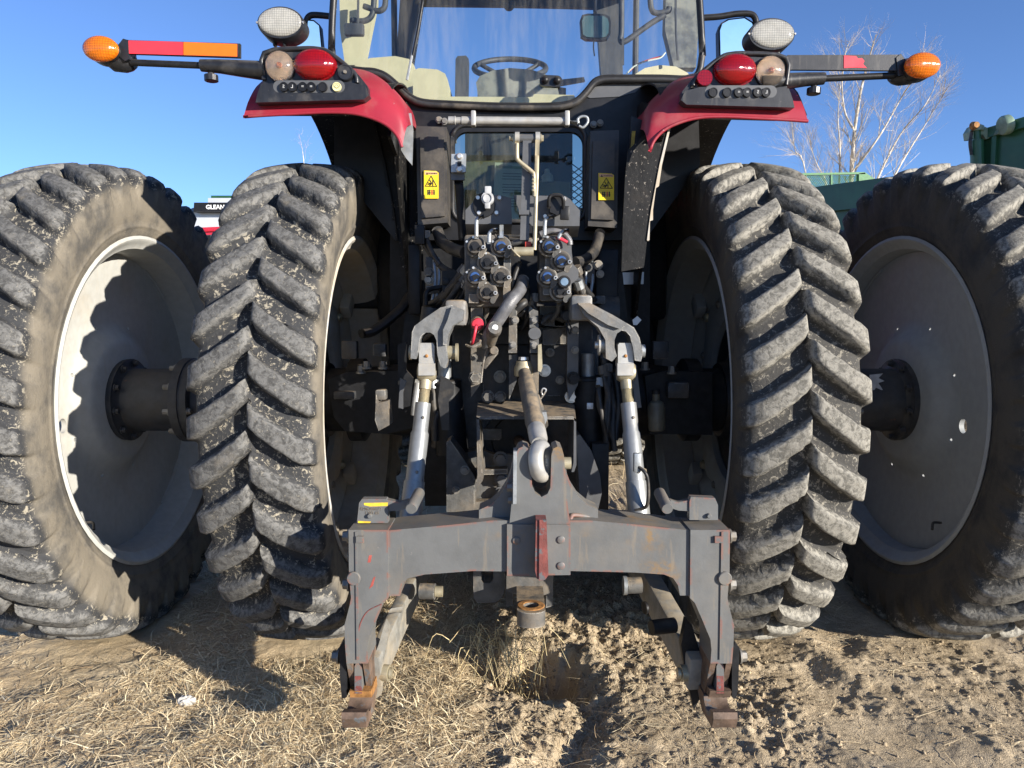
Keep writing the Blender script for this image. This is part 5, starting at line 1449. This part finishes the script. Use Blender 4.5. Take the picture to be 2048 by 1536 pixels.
# steering wheel
sc_ = S(1020, 136, 3.78); nrm = Vector((0, -.53, .85)); d_, ea, eb = frame(nrm)
bm = bmesh.new(); rings = []
for q in range(48):
    an = 2 * math.pi * q / 48; rad = ea * math.cos(an) + eb * math.sin(an)
    rings.append([sc_ + rad * (.178 + .014 * math.cos(t)) + nrm * .014 * math.sin(t) for t in [2 * math.pi * k / 8 for k in range(8)]])
a_ring(bm, rings, closed=True); stw = finish(bm, 'steering_wheel', m_trimshade, T, 0, ang=60)
for an in (.5, 2.6, 4.7): rad = ea * math.cos(an) + eb * math.sin(an); tube('wheel_spoke', [sc_ - nrm * .05, sc_ + rad * .09 - nrm * .03, sc_ + rad * .176], .011, m_trimshade, stw)
cyl('steering_column', sc_ - nrm * .04, sc_ - nrm * .5, .045, m_trimshade, T)
plate('control_stalk', [(1112, 160), (1168, 154), (1170, 162), (1114, 172)], 3.85, .02, m_trimshade, T, .004)
# window latch with two knobs on the glass
bm = bmesh.new(); c0, c1 = S(1090, 161, CY - .03), S(1114, 162, CY - .03); rr = .021
a_prism(bm, [c0 + Vector((rr * math.cos(t), 0, rr * math.sin(t))) for t in np.linspace(math.pi / 2, 3 * math.pi / 2, 10)] + [c1 + Vector((rr * math.cos(t), 0, rr * math.sin(t))) for t in np.linspace(-math.pi / 2, math.pi / 2, 10)], (0, .02, 0))
lt = finish(bm, 'window_latch', m_housing, T, .005)
for c in (c0, c1): turn('latch_knob', c, c - Vector((0, .02, 0)), [(0, .014), (.5, .015), (.85, .010), (1, .004)], m_black, lt, 18)
# inside mirror and its cord, grab handles, wiper, wiring
mr = plate('inside_mirror', [(1160, 40), (1164, 30), (1175, 27), (1210, 28), (1219, 33), (1222, 44), (1221, 68), (1215, 77), (1205, 79), (1172, 78), (1162, 72)], 3.30, .03, m_black, T, .006)
plate('mirror_glass', [(1164, 42), (1168, 33), (1177, 31), (1208, 32), (1215, 37), (1218, 46), (1217, 66), (1212, 73), (1203, 75), (1174, 74), (1166, 69)], 3.293, .004, m_carglass, mr, 0)  # dark glass colour stands in for the dim interior it would reflect
tube('mirror_stem', [S(1190, 30, 3.32), S(1190, 0, 3.35), S(1192, -60, 3.4)], .008, m_black, mr); tube('hanging_cord', [S(1188, 79, 3.3), S(1187, 95, 3.3), S(1189, 112, 3.3)], .003, m_trimshade, mr, n=6)
for pts in ([(727, 12), (738, 16), (756, 22), (768, 16), (771, 0), (771, -30)], [(700, 40), (728, 42), (744, 30), (748, 0), (750, -30)], [(1243, -20), (1243, 60), (1241, 80), (1252, 82), (1300, 48), (1330, 30)], [(1300, -30), (1302, 14), (1312, 26), (1336, 22), (1338, 14)]):
    tube('grab_handle', [S(u, v, 3.22) for u, v in pts], .012, m_trimshade, T)
for pts in ([(1246, 75), (1246, 130)], [(1351, -30), (1352, 60), (1356, 120)], [(716, -30), (716, 40), (710, 70)]): tube('cable', [S(u, v, 3.2) for u, v in pts], .005, m_trimshade, T, n=6, k=2)
box('phone_holder', S(709, 60, 3.15), (.08, .03, .05), m_trimshade, T, .008)
tube('loose_wires', [S(1253, 148, 3.1), S(1268, 133, 3.1), S(1295, 122, 3.1), S(1320, 116, 3.1), S(1331, 105, 3.1)], .003, m_paper, T, n=5); tube('loose_wires', [S(1258, 145, 3.11), S(1272, 130, 3.11), S(1300, 119, 3.11), S(1326, 112, 3.11)], .003, m_labelred, T, n=5)
wp = tube('wiper_arm', [S(848, -20, CY - .04), S(838, 50, CY - .04), S(826, 110, CY - .03)], .0055, m_black, T, n=8, k=3)
tube('wiper_blade', [S(845, 0, CY - .028), S(836, 50, CY - .028), S(814, 160, CY - .028)], .005, m_galv, wp, n=6, k=3)

# ---------------- lower cab contents behind the window
plate('cab_floor_panel', [(905, 425), (1172, 425), (1172, 470), (905, 470)], 3.3, .4, m_trimshade, T, 0)
plate('seat_base', [(930, 240), (1145, 240), (1145, 440), (930, 440)], 3.62, .1, m_trimshade, T, 0)
sb = plate('seat_cover', [(905, 326), (960, 322), (1030, 320), (1042, 330), (1045, 445), (905, 445)], 3.08, .10, m_cloth, T, .02)
plate('storage_tray', [(1052, 360), (1140, 364), (1142, 445), (1052, 445)], 3.20, .1, m_trim, T, .01)
mn = plate('operator_manual', [(990, 325), (1046, 327), (1046, 445), (985, 445)], 3.055, .012, m_paper, None, .002)
tag(mn, 'printed operator manual propped behind the lower rear cab window', 'manual')
plate('manual_header', [(994, 331), (1044, 333), (1044, 338), (993, 336)], 3.053, .002, m_printgreen, mn, 0)
text('manual_title', 'MF 8600', facing(S(1008, 333.6, 3.0525)), .018, m_print, mn, .0004)
for r_ in range(13):
    if r_ % 5 == 3: continue
    plate('manual_line', [(1006 - r_ % 3, 346 + 5.5 * r_), (1043, 347 + 5.5 * r_), (1043, 348.4 + 5.5 * r_), (1006 - r_ % 3, 347.4 + 5.5 * r_)], 3.053, .001, m_print, mn, 0)
jb = turn('spray_bottle', S(1095, 365, 3.10), S(1094, 338, 3.10), [(0, .024), (.5, .024), (.7, .012), (1, .010)], m_white, None, 20)
tag(jb, 'small white bottle standing behind the lower rear cab window', 'bottle')
bm = bmesh.new()
for base_u, v0, v1, w_ in ((1140, 325, 442, 32), (905, 392, 442, 26)):
    for q in range(-4, 12):
        for s_ in (-1, 1):
            u0 = base_u; 
            y_ = v0 + q * 13
            a, b = (base_u, y_), (base_u + w_, y_ + s_ * w_ * .75)
            if min(a[1], b[1]) < v0 or max(a[1], b[1]) > v1: continue
            a_cyl(bm, S(*a, 3.04), S(*b, 3.04), .0022, n=5)
finish(bm, 'wire_mesh_guard', m_trimshade, T, 0)

# ---------------- boxes beside the window, with their warning labels
def warning_box(uvb, uvp, lab, mt):
    b_ = plate('storage_box', uvb, 2.80, .14, mt, T, .022, seg=4)
    plate('box_panel', uvp, 2.786, .03, mt, b_, .010, seg=3)
    u0, v0, u1, v1 = lab; y = 2.779
    def q(a, b): return (u0 + (u1 - u0) * a, v0 + (v1 - v0) * b)
    L = plate('warning_label', [q(0, 0), q(.85, .02), q(1, .08), q(1, 1), q(0, 1)], y, .004, m_yellow, b_, 0)
    plate('label_header', [q(.05, .03), q(.84, .04), q(.95, .09), q(.95, .15), q(.05, .15)], y - .0006, .001, m_labelorange, L, 0)
    text('label_word', 'WARNING', facing(S(*q(.62, .105), y - .0012)), .0072, m_ink, L, .0003)
    prism('label_sign', [S(*q(.12, .145), y - .001), S(*q(.30, .145), y - .001), S(*q(.21, .055), y - .001)], (0, .0006, 0), m_ink, L, 0)
    tri = [q(.10, .56), q(.90, .57), q(.50, .19)]
    for i_ in range(3):
        a, b = S(*tri[i_], y - .001), S(*tri[(i_ + 1) % 3], y - .001); cyl('label_triangle', a, b, .0013, m_ink, L, n=6, bevel=0)
    plate('label_wall', [q(.58, .33), q(.64, .33), q(.64, .56), q(.58, .56)], y - .001, .0006, m_ink, L, 0)
    for a, b in (((.40, .33), (.56, .47)), ((.28, .44), (.54, .47)), ((.27, .50), (.53, .48)), ((.40, .54), (.55, .46))):
        cyl('label_figure', S(*q(*a), y - .001), S(*q(*b), y - .001), .0016, m_ink, L, n=6, bevel=0)
    ringo('label_ring', *q(.55, .70), 4.4, 4.4, y - .001, .0008, m_labelorange, L, .001, 18)
    for k, (t, w_) in enumerate(((.28, .06), (.40, .06), (.56, .06), (.70, .06))):
        m_ = m_labelred if k == 2 else m_ink
        plate('label_figure', [q(t - w_ * .6, .74), q(t + w_ * .6, .74), q(t + w_ * .9, .80), q(t + w_ * .5, .88), q(t - w_ * .5, .88), q(t - w_ * .9, .80)], y - .001, .0006, m_, L, 0)
        p = S(*q(t, .715), y - .001); turn('label_figure', p, p - Vector((0, .0005, 0)), [(0, .0028), (1, .0028)], m_, L, 10)
warning_box([(832, 252), (893, 254), (895, 445), (836, 450)], [(840, 272), (888, 274), (889, 432), (843, 436)], (848, 341, 877, 397), m_blackbox)
warning_box([(1181, 262), (1238, 260), (1234, 456), (1176, 452)], [(1186, 282), (1230, 281), (1227, 440), (1182, 438)], (1197, 346, 1228, 400), m_blackbox)
tube('box_cable', [S(836, 452, 2.78), S(850, 470, 2.76), S(862, 500, 2.72), S(880, 530, 2.7)], .009, m_rubber, T)
box('box_bracket', S(840, 470, 2.74), (.036, .03, .07), m_dark, T, .003); plate('bracket_tab', [(850, 461), (860, 461), (860, 473), (853, 476), (850, 476)], 2.72, .004, m_castdusty, T, .001)

# ---------------- handle bar, uprights and bracket plates above the outlets
hb = turn('crank_handle', S(897, 241, 2.66), S(1132, 243, 2.66), [(0, .014), (.05, .014), (.052, .0155), (.06, .0155), (.063, .012), (.11, .012), (.112, .0145), (1, .0145)], m_zinc, T, 20)
tube('handle_tip', [S(1132, 243, 2.66), S(1154, 246, 2.66)], .011, m_galv, hb)
tube('handle_loop', [S(1157, 248, 2.66), S(1156, 238, 2.66), S(1164, 233, 2.66), S(1174, 235, 2.66), S(1175, 245, 2.66), S(1166, 255, 2.66), S(1158, 252, 2.66)], .005, m_galv, hb)
for u in (947, 1134): box('handle_clip', S(u, 238, 2.655), (.017, .034, .052), m_zinc, hb, .004)
for u, v in ((878, 240), (1187, 249), (1200, 246), (889, 243)): hexbolt('bolt', S(u, v, 2.93), (0, -1, 0), .010, .012, m_bolt, T)
up = plate('upright_bracket', [(1046, 281), (1063, 281), (1058, 480), (1040, 480)], 2.42, .045, m_bracket, T, .003)
plate('bracket_band', [(1038, 420), (1059, 420), (1058, 429), (1038, 429)], 2.412, .06, m_bracket, up, .002)
cyl('cross_tube', S(1032, 277, 2.43), S(1083, 277, 2.43), .013, m_bracket, up)
for u in (1034, 1075):
    cyl('tube_collar', S(u - 4, 276, 2.43), S(u + 5, 276, 2.43), .019, m_zinc, up)
hexbolt('bolt', S(1026, 277, 2.43), (-1, 0, 0), .008, .012, m_zincy, up); hexbolt('bolt', S(1081, 277, 2.43), (1, 0, 0), .011, .010, m_zincy, up)
tube('control_rod', [S(1034, 282, 2.405), S(1034, 312, 2.405), S(1038, 322, 2.405), S(1062, 342, 2.405), S(1068, 352, 2.405), S(1069, 393, 2.405)], .0068, m_zincy, up)
tube('control_rod', [S(1075, 280, 2.405), S(1072, 400, 2.405), S(1069, 500, 2.405)], .0068, m_zincy, up, k=2)
tube('rod_spring', [S(1067 + (2 if q % 2 else -2), 352 + q * 3.5, 2.40) for q in range(10)], .0035, m_zincy, up, n=6, k=2)
bl = plate('socket_plate', [(931, 420), (950, 400), (958, 392), (1000, 390), (1022, 396), (1024, 448), (931, 448)], 2.50, .006, m_bracket, T, .002)
prism('plate_fold', [S(931, 448, 2.50), S(1024, 448, 2.50), S(1022, 474, 2.57), S(933, 474, 2.57)], (0, .006, 0), m_bracket, bl, .001)
br = plate('socket_plate', [(1026, 390), (1050, 391), (1130, 392), (1140, 398), (1160, 421), (1159, 452), (1064, 452), (1040, 425)], 2.50, .006, m_bracket, T, .002)
prism('plate_fold', [S(1064, 452, 2.50), S(1159, 452, 2.50), S(1155, 474, 2.56), S(1066, 474, 2.56)], (0, .006, 0), m_bracket, br, .001)
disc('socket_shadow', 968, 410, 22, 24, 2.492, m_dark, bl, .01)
sk = disc('socket_cap', 975, 396, 12.5, 13, 2.47, m_capgrey, bl, .03); box('cap_tab', S(976, 380, 2.475), (.022, .014, .024), m_capgrey, sk, .003); box('cap_tab', S(975, 411, 2.475), (.018, .014, .022), m_capgrey, sk, .003)
ringo('cap_ring', 975, 396, 8, 8.5, 2.466, .002, m_capgrey, sk, .004, 24)
for u, v in ((958, 426), (993, 426), (1090, 433), (1127, 398), (1131, 433), (956, 396), (999, 396)):
    p = S(u, v, 2.50); turn('screw', p, p - Vector((0, .010, 0)), [(0, .009), (.5, .009), (1, .006)], m_boltbright, bl if u < 1025 else br, 12)
cn = plate('black_connector', [(1098, 396), (1104, 391), (1120, 392), (1125, 399), (1125, 424), (1114, 430), (1100, 424)], 2.46, .04, m_black, br, .006)
tube('connector_bail', [S(1098, 416, 2.45), S(1098, 398, 2.44), S(1104, 391, 2.44), S(1120, 391, 2.44), S(1126, 398, 2.44), S(1127, 416, 2.45)], .006, m_black, cn)
bar('connector_lever', S(1130, 412, 2.46), S(1129, 440, 2.46), .010, .03, m_black, cn, .003)
lv = plate('lever_bracket', [(903, 308), (932, 307), (931, 344), (902, 344)], 2.60, .02, m_galv, T, .004)
for v in (313, 339): p = S(919, v, 2.60); turn('screw', p, p - Vector((0, .010, 0)), [(0, .011), (.6, .011), (1, .007)], m_boltbright, lv, 14)
box('lever_slot', S(919, 327, 2.597), (.014, .006, .014), m_dark, lv, 0)
plate('lever_tab', [(902, 346), (929, 346), (929, 360), (902, 360)], 2.62, .012, m_bracket, lv, .002)
tube('lever_tube', [S(917, 360, 2.64), S(921, 410, 2.66), S(926, 480, 2.68)], .016, m_dark, lv)

# ---------------- outside mirrors
for sgn in (-1, 1):
    if sgn < 0:
        uv = [(588, 106), (586, 60), (590, 44), (604, 38), (628, 40), (640, 50), (645, 100), (645, 106)]; arm = [(664, 33), (630, 30), (618, 33), (612, 44), (610, 60)]; my = 3.55
    else:
        uv = [(1438, 116), (1437, 60), (1442, 46), (1456, 38), (1490, 34), (1506, 44), (1514, 60), (1514, 116)]; arm = [(1400, 36), (1440, 33), (1472, 28), (1500, 28), (1510, 36), (1514, 54)]; my = 3.55
    b_ = plate('door_mirror', uv, my, .05, m_black, T, .012, seg=3)
    cx = sum(u for u, v in uv) / len(uv); cv = sum(v for u, v in uv) / len(uv)
    gl_ = [(cx + (u - cx) * .91, cv + (v - cv) * .91) for u, v in uv]; vm = max(v for u, v in gl_)
    mg = prism('mirror_glass', [S(u, v, my - .004 - .00026 * (vm - v) - .00018 * sgn * (u - cx) - .008) for u, v in gl_], (0, .003, 0), m_mirror, b_, 0, smooth=False)
    tube('mirror_arm', [S(u, v, my - .02) for u, v in arm], .014, m_black, b_)
# ---------------- bonnet and front wheels, mostly hidden
box('cab_floor', (X0, 3.95, 1.48), (1.3, 1.3, .5), m_dark, T, .03)
box('bonnet', (X0, 6.5, 1.62), (.86, 2.3, .62), m_red, T, .09)
for sgn in (-1, 1):
    w_ = link('front_wheel', TYR if sgn > 0 else TY, None, T)
    w_.matrix_parent_inverse = Matrix.Translation((-X0, -AX, 0))
    w_.location = (X0 + sgn * .84, 6.3, .70); w_.scale = (1.25, .76, .76)
    bm = bmesh.new(); lathe_x(bm, [(.02, .5), (.02, .1), (-.02, .1), (-.02, .5)], 40)
    fdc = finish(bm, 'wheel_disc', m_rimr, w_, 0); fdc.matrix_parent_inverse = Matrix.Identity(4)
cyl('front_axle', (X0 - .84, 6.3, .70), (X0 + .84, 6.3, .70), .09, m_dark, T)
# ------------------------------------------------------------------ things standing behind
# silver combine
CBY = 17.0
cbp = S(430, 640, CBY)
cb = thing('combine_harvester', 'silver combine harvester with a black lettered grain tank band', 'combine', (cbp.x, CBY + 2, 0))
def back(name, uv, y, th, mt, parent, bev=.02): return plate(name, uv, y, th, mt, parent, bev)
back('body', [(362, 424), (373, 418), (400, 416), (470, 416), (560, 416), (560, 600), (362, 600)], CBY, 4.2, m_silver, cb, .12)
back('end_panel', [(358, 428), (366, 424), (370, 444), (370, 470), (358, 470)], CBY - .06, .3, m_dash, cb, .03)
back('side_door', [(384, 436), (470, 436), (470, 462), (384, 462)], CBY - .05, .06, m_silver, cb, .02)
bd = back('tank_band', [(388, 405), (500, 405), (500, 423), (387, 423)], CBY - .25, 2.2, m_black, cb, .02)
text('band_lettering', 'GLEANER', facing(S(437, 414.5, CBY - .26)) , .132, m_white, bd, .004, .004)
back('grain_tank', [(416, 396), (500, 396), (500, 408), (416, 408)], CBY + .3, 1.6, m_silver, cb, .03)
back('tank_cover', [(422, 391), (500, 391), (500, 396), (422, 396)], CBY + .3, 1.6, m_gc, cb, .02)
back('shoulder', [(376, 419), (388, 415), (388, 423), (366, 425)], CBY - .1, 1, m_bluegrey, cb, .02)
for sx in (0, 1):
    c = Vector((cbp.x - .2 + sx * 2.4, CBY + .6, .75)); turn('wheel', c, c + Vector((0, -.5, 0)), [(0, .75), (1, .75)], m_rubber, cb, 32)
# red pickup truck parked in front of it
TKY = 10.0
tkp = S(415, 640, TKY)
tk = thing('pickup_truck', 'red high roofed truck cab parked in front of the silver combine', 'truck', (tkp.x, TKY + 1, 0))
back('cab_body', [(370, 500), (378, 470), (382, 460), (400, 455), (470, 452), (540, 455), (560, 475), (575, 508), (600, 515), (600, 800), (370, 800)], TKY, 1.9, m_truckred, tk, .08)
back('rear_window', [(378, 482), (388, 474), (410, 470), (470, 469), (470, 504), (378, 506)], TKY - .012, .03, m_carglass, tk, .01)
back('window_post', [(402, 472), (420, 470), (420, 504), (402, 505)], TKY - .03, .03, m_dark, tk, .01)
back('window_strip', [(381, 477), (382, 476), (382.5, 487), (381.5, 487)], TKY - .03, .02, m_white, tk, 0)
tube('roof_gutter', [S(372, 492, TKY - .02), S(382, 470, TKY - .02), S(402, 463, TKY - .02), S(470, 460, TKY - .02)], .012, m_truckred, tk)
for sx in (0, 1.7):
    c = Vector((tkp.x - .1 + sx, TKY + .4, .42)); turn('wheel', c, c + Vector((0, -.3, 0)), [(0, .42), (1, .42)], m_rubber, tk, 28)

# green grain cart on the right
gcart = thing('grain_cart', 'dark green grain cart with ribbed steel side and hydraulic rams', 'cart', (4.6, 8.2, 0))
zA, zB = S(1620, 375, 8.62).z, S(1942, 327, 6.98).z
A, B = Vector((S(1620, 375, 8.62).x, 8.62, 0)), Vector((4.42, 6.98, 0))      # lower side runs from A to B
dr = (B - A).normalized(); nrm = Vector((-dr.y, dr.x, 0));
if nrm.y < 0: nrm = -nrm
ZL = zA
SLP = (zB - zA)
def quad_block(name, a, b, z0, z1, depth, mt, parent, off=0.0, bev=.02):
    a = a - nrm * off; b = b - nrm * off
    def zz(p): return SLP * (p - A).dot(dr) / (B - A).length
    lo = 0 if z0 < 1 else 1
    return prism(name, [Vector((a.x, a.y, z0 + lo * zz(a))), Vector((b.x, b.y, z0 + lo * zz(b))), Vector((b.x, b.y, z1 + zz(b))), Vector((a.x, a.y, z1 + zz(a)))], nrm * depth, mt, parent, bev)
quad_block('side_wall', A - dr * 1.6, B, .9, ZL, 1.9, m_gc, gcart)
quad_block('top_rail', A - dr * 1.6, B, ZL - .30, ZL - .02, .1, m_gc, gcart, .07, .015)
quad_block('middle_rail', A - dr * 1.6, B, ZL - .62, ZL - .54, .1, m_gc, gcart, .05, .012)
quad_block('pale_panel', A - dr * 1.4, B - dr * .4, ZL - 1.1, ZL - .64, .03, m_gcf, gcart, .012, .006)
for k in range(4):
    p = A + dr * (k * .5 - .9); quad_block('side_rib', p, p + dr * .07, .95, ZL - .31, .06, m_gc, gcart, .06, .01)
# taller end
B = Vector((S(1948, 330, 6.98).x, 6.98, 0)); C = S(2240, 150, 6.1); C.z = 0
d2 = (C - B).normalized(); n2 = Vector((-d2.y, d2.x, 0))
if n2.y < 0: n2 = -n2
zt0 = S(1952, 268, 6.98).z
zt1 = S(2048, 243, (B + d2 * .55).y).z
prism('end_wall', [Vector((B.x, B.y, .9)), Vector((C.x, C.y, .9)), Vector((C.x, C.y, zt1 + .12)), Vector((B.x, B.y, zt0))], n2 * 1.4, m_gc, gcart, .02)
for t in (.02, .16, .46, .8):
    p = B + d2 * t; prism('end_rib', [Vector((p.x, p.y, .95)) - n2 * .05, Vector(((p + d2 * .038).x, (p + d2 * .038).y, .95)) - n2 * .05, Vector(((p + d2 * .038).x, (p + d2 * .038).y, zt0 + t * .14)) - n2 * .05, Vector((p.x, p.y, zt0 + t * .14)) - n2 * .05], n2 * .06, m_gc, gcart, .008)
prism('top_angle', [Vector((B.x, B.y, zt0 - .08)) - n2 * .06, Vector((C.x, C.y, zt1 + .04)) - n2 * .06, Vector((C.x, C.y, zt1 + .13)) - n2 * .06, Vector((B.x, B.y, zt0 + .01)) - n2 * .06], n2 * .16, m_gc, gcart, .01)
rm = turn('hydraulic_ram', S(1956, 420, 6.85), S(1953, 258, 6.85), [(0, .055), (.86, .055), (.865, .034), (1, .034)], m_gc, gcart, 20)
turn('ram_head', S(1953, 262, 6.85), S(1953, 250, 6.85), [(0, .06), (.7, .06), (1, .034)], m_gcf, rm, 20)
plate('ram_pivot', [(1942, 262), (1950, 249), (1962, 250), (1990, 262), (1992, 272), (1972, 278), (1965, 268), (1956, 275), (1944, 276)], 6.84, .12, m_gcf, gcart, .012)
p = S(1947, 252, 6.82); turn('pivot_pin', p, p - Vector((0, .05, 0)), [(0, .04), (1, .026)], m_rust, gcart, 14)
turn('roller', S(2003, 252, 6.70), S(2020, 248, 6.70), [(0, .075), (.2, .085), (.8, .085), (1, .07)], m_gcf, gcart, 20)
plate('roller_mount', [(1995, 268), (1998, 258), (2014, 254), (2028, 258), (2030, 266)], 6.74, .1, m_gcf, gcart, .01)
box('roller_bolt', S(2030, 249, 6.70), (.05, .05, .038), m_rust, gcart, .01)
tube('hydraulic_hose', [S(1944, 262, 6.83), S(1940, 285, 6.82), S(1943, 310, 6.82)], .014, m_rubber, gcart)
for w_ in (-.4, 1.2):
    c = A + dr * w_ + nrm * .5; c.z = .8; turn('wheel', c, c - nrm * .45, [(0, .8), (1, .8)], m_rubber, gcart, 32)
# pale green walkway rail of expanded mesh
MY = 11.0
ml = thing('mesh_walkway', 'pale green expanded metal walkway panel standing beyond the dark green cart', 'walkway', (S(1650, 640, MY).x, MY, 0))
uvm = [(1562, 349), (1738, 345), (1752, 362), (1700, 392), (1562, 392)]
back('top_rail', [(1562, 347), (1730, 344), (1731, 348), (1562, 351)], MY, .05, m_gcl, ml, .006)
back('end_plate', [(1718, 347), (1731, 345), (1756, 362), (1742, 378), (1718, 388)], MY, .05, m_gcl, ml, .006)
for u in (1600, 1662): back('panel_post', [(u, 350), (u + 3, 350), (u + 3, 395), (u, 395)], MY, .04, m_gcl, ml, .004)
bm = bmesh.new()
for r_ in range(14):
    for c_ in range(42):
        u, v = 1562 + c_ * 3.8 + (1.9 if r_ % 2 else 0), 351 + r_ * 3.0
        a_cyl(bm, S(u, v, MY + .02), S(u + 1.9, v + 3.0, MY + .02), .0048, n=4); a_cyl(bm, S(u, v, MY + .02), S(u - 1.9, v + 3.0, MY + .02), .0048, n=4)
finish(bm, 'expanded_mesh', m_gcl, ml, 0, kind='stuff')
for u in (1580, 1720): p = S(u, 345, MY); cyl('support_leg', (p.x, MY + .05, 0), (p.x, MY + .05, p.z), .03, m_gcl, ml)

# bare tree
def bare_tree(name, label, by, stems, seed, twig, group=None, wide=1.0):
    rng = random.Random(seed)
    bp_ = S(stems[0][0][0], 640, by)
    t_ = thing(name, label, 'tree', (bp_.x, by, 0), group)
    bt, bb, bw = bmesh.new(), bmesh.new(), bmesh.new()
    def grow(p, d, L, r, depth):
        n = 4 if depth < 2 else 3
        pts = [p.copy()]; q = p.copy(); dd = d.copy()
        for i_ in range(n):
            dd = (dd + Vector((rng.uniform(-.16, .16), rng.uniform(-.16, .16), rng.uniform(-.02, .12)))).normalized()
            q = q + dd * (L / n); pts.append(q.copy())
        a_tube(bb if depth < 2 else bw, pts, [r, r * .8, r * .6, r * .38][:4], n=5 if depth < 2 else 3, k=1)
        if depth >= 4: return
        m = rng.randint(3, 5) if depth < 3 else rng.randint(2, 4)
        for k in range(m):
            t = rng.uniform(.25, 1.0); i_ = min(int(t * n), n - 1); f = t * n - i_
            s = pts[i_].lerp(pts[i_ + 1], f)
            ax = dd.cross(Vector((rng.uniform(-1, 1), rng.uniform(-1, 1), rng.uniform(-1, 1)))).normalized()
            nd = (Quaternion(ax, math.radians(rng.uniform(18, 48))) @ dd + Vector((0, 0, .10))).normalized()
            grow(s, nd, L * rng.uniform(.42, .68), r * (1 - t * .5) * .55, depth + 1)
    for st, r0 in [(s[0:-1], s[-1]) for s in stems]:
        pts = [S(u, v, by + rng.uniform(-.6, .6) * (i_ > 0)) for i_, (u, v) in enumerate(st)]
        pts[0] = Vector((pts[0].x, pts[0].y, pts[0].z))
        sp = smooth_pts(pts, 5)
        a_tube(bt, sp, [r0 * (1 - .85 * q / 9) for q in range(10)], n=7, k=1)
        nb = twig
        for k in range(nb):
            t = rng.uniform(.22, .99); i_ = min(int(t * (len(sp) - 1)), len(sp) - 2)
            s = sp[i_].lerp(sp[i_ + 1], rng.random()); dd = (sp[i_ + 1] - sp[i_]).normalized()
            ax = dd.cross(Vector((rng.uniform(-1, 1), rng.uniform(-1, 1), rng.uniform(-1, 1)))).normalized()
            nd = (Quaternion(ax, math.radians(rng.uniform(20, 45))) @ dd + Vector((0, 0, .08))).normalized()
            grow(s, nd, rng.uniform(.55, 1.35) * (1.15 - t * .6) * wide, max(.006, r0 * .30 * (1.1 - t)), 2 if t > .5 else 1)
    finish(bt, 'trunk', m_bark, t_, 0, ang=60); finish(bb, 'branch', m_bark, t_, 0, ang=60); finish(bw, 'twigs', m_twig, t_, 0, smooth=False, kind='stuff')
    return t_
TR = 21.0
bare_tree('bare_tree', 'leafless pale barked tree with many upswept stems beyond the green cart', TR, [
    ((1702, 640), (1702, 420), (1703, 340), (1710, 255), (1722, 180), (1740, 110), (1752, 70), .085),
    ((1709, 262), (1690, 225), (1684, 170), (1690, 110), (1700, 80), .034),
    ((1705, 345), (1760, 270), (1800, 200), (1830, 150), (1850, 100), .034),
    ((1700, 500), (1750, 370), (1800, 270), (1850, 210), (1880, 150), .038),
    ((1720, 500), (1790, 350), (1850, 250), (1905, 160), .034),
    ((1680, 640), (1678, 400), (1680, 300), (1676, 230), (1684, 140), .038),
    ((1675, 640), (1660, 400), (1630, 320), (1612, 260), .026),
    ((1650, 640), (1612, 350), (1590, 300), (1584, 245), .026)], 5, 34)
bare_tree('bare_tree', 'small distant leafless tree glimpsed past the left fender', 34.0, [((612, 640), (612, 400), (606, 310), (598, 268), .03)], 9, 10)
# ------------------------------------------------------------------ keep the tree to thing > part > sub-part
def depth(o):
    n = 0
    while o.parent is not None: o = o.parent; n += 1
    return n
for o in sorted(list(bpy.data.objects), key=depth):
    while depth(o) > 2:
        w_ = WORLD(o)
        o.parent = o.parent.parent
        o.matrix_parent_inverse = WORLD(o.parent).inverted() @ w_ @ Matrix.LocRotScale(o.location, o.rotation_euler, o.scale).inverted()
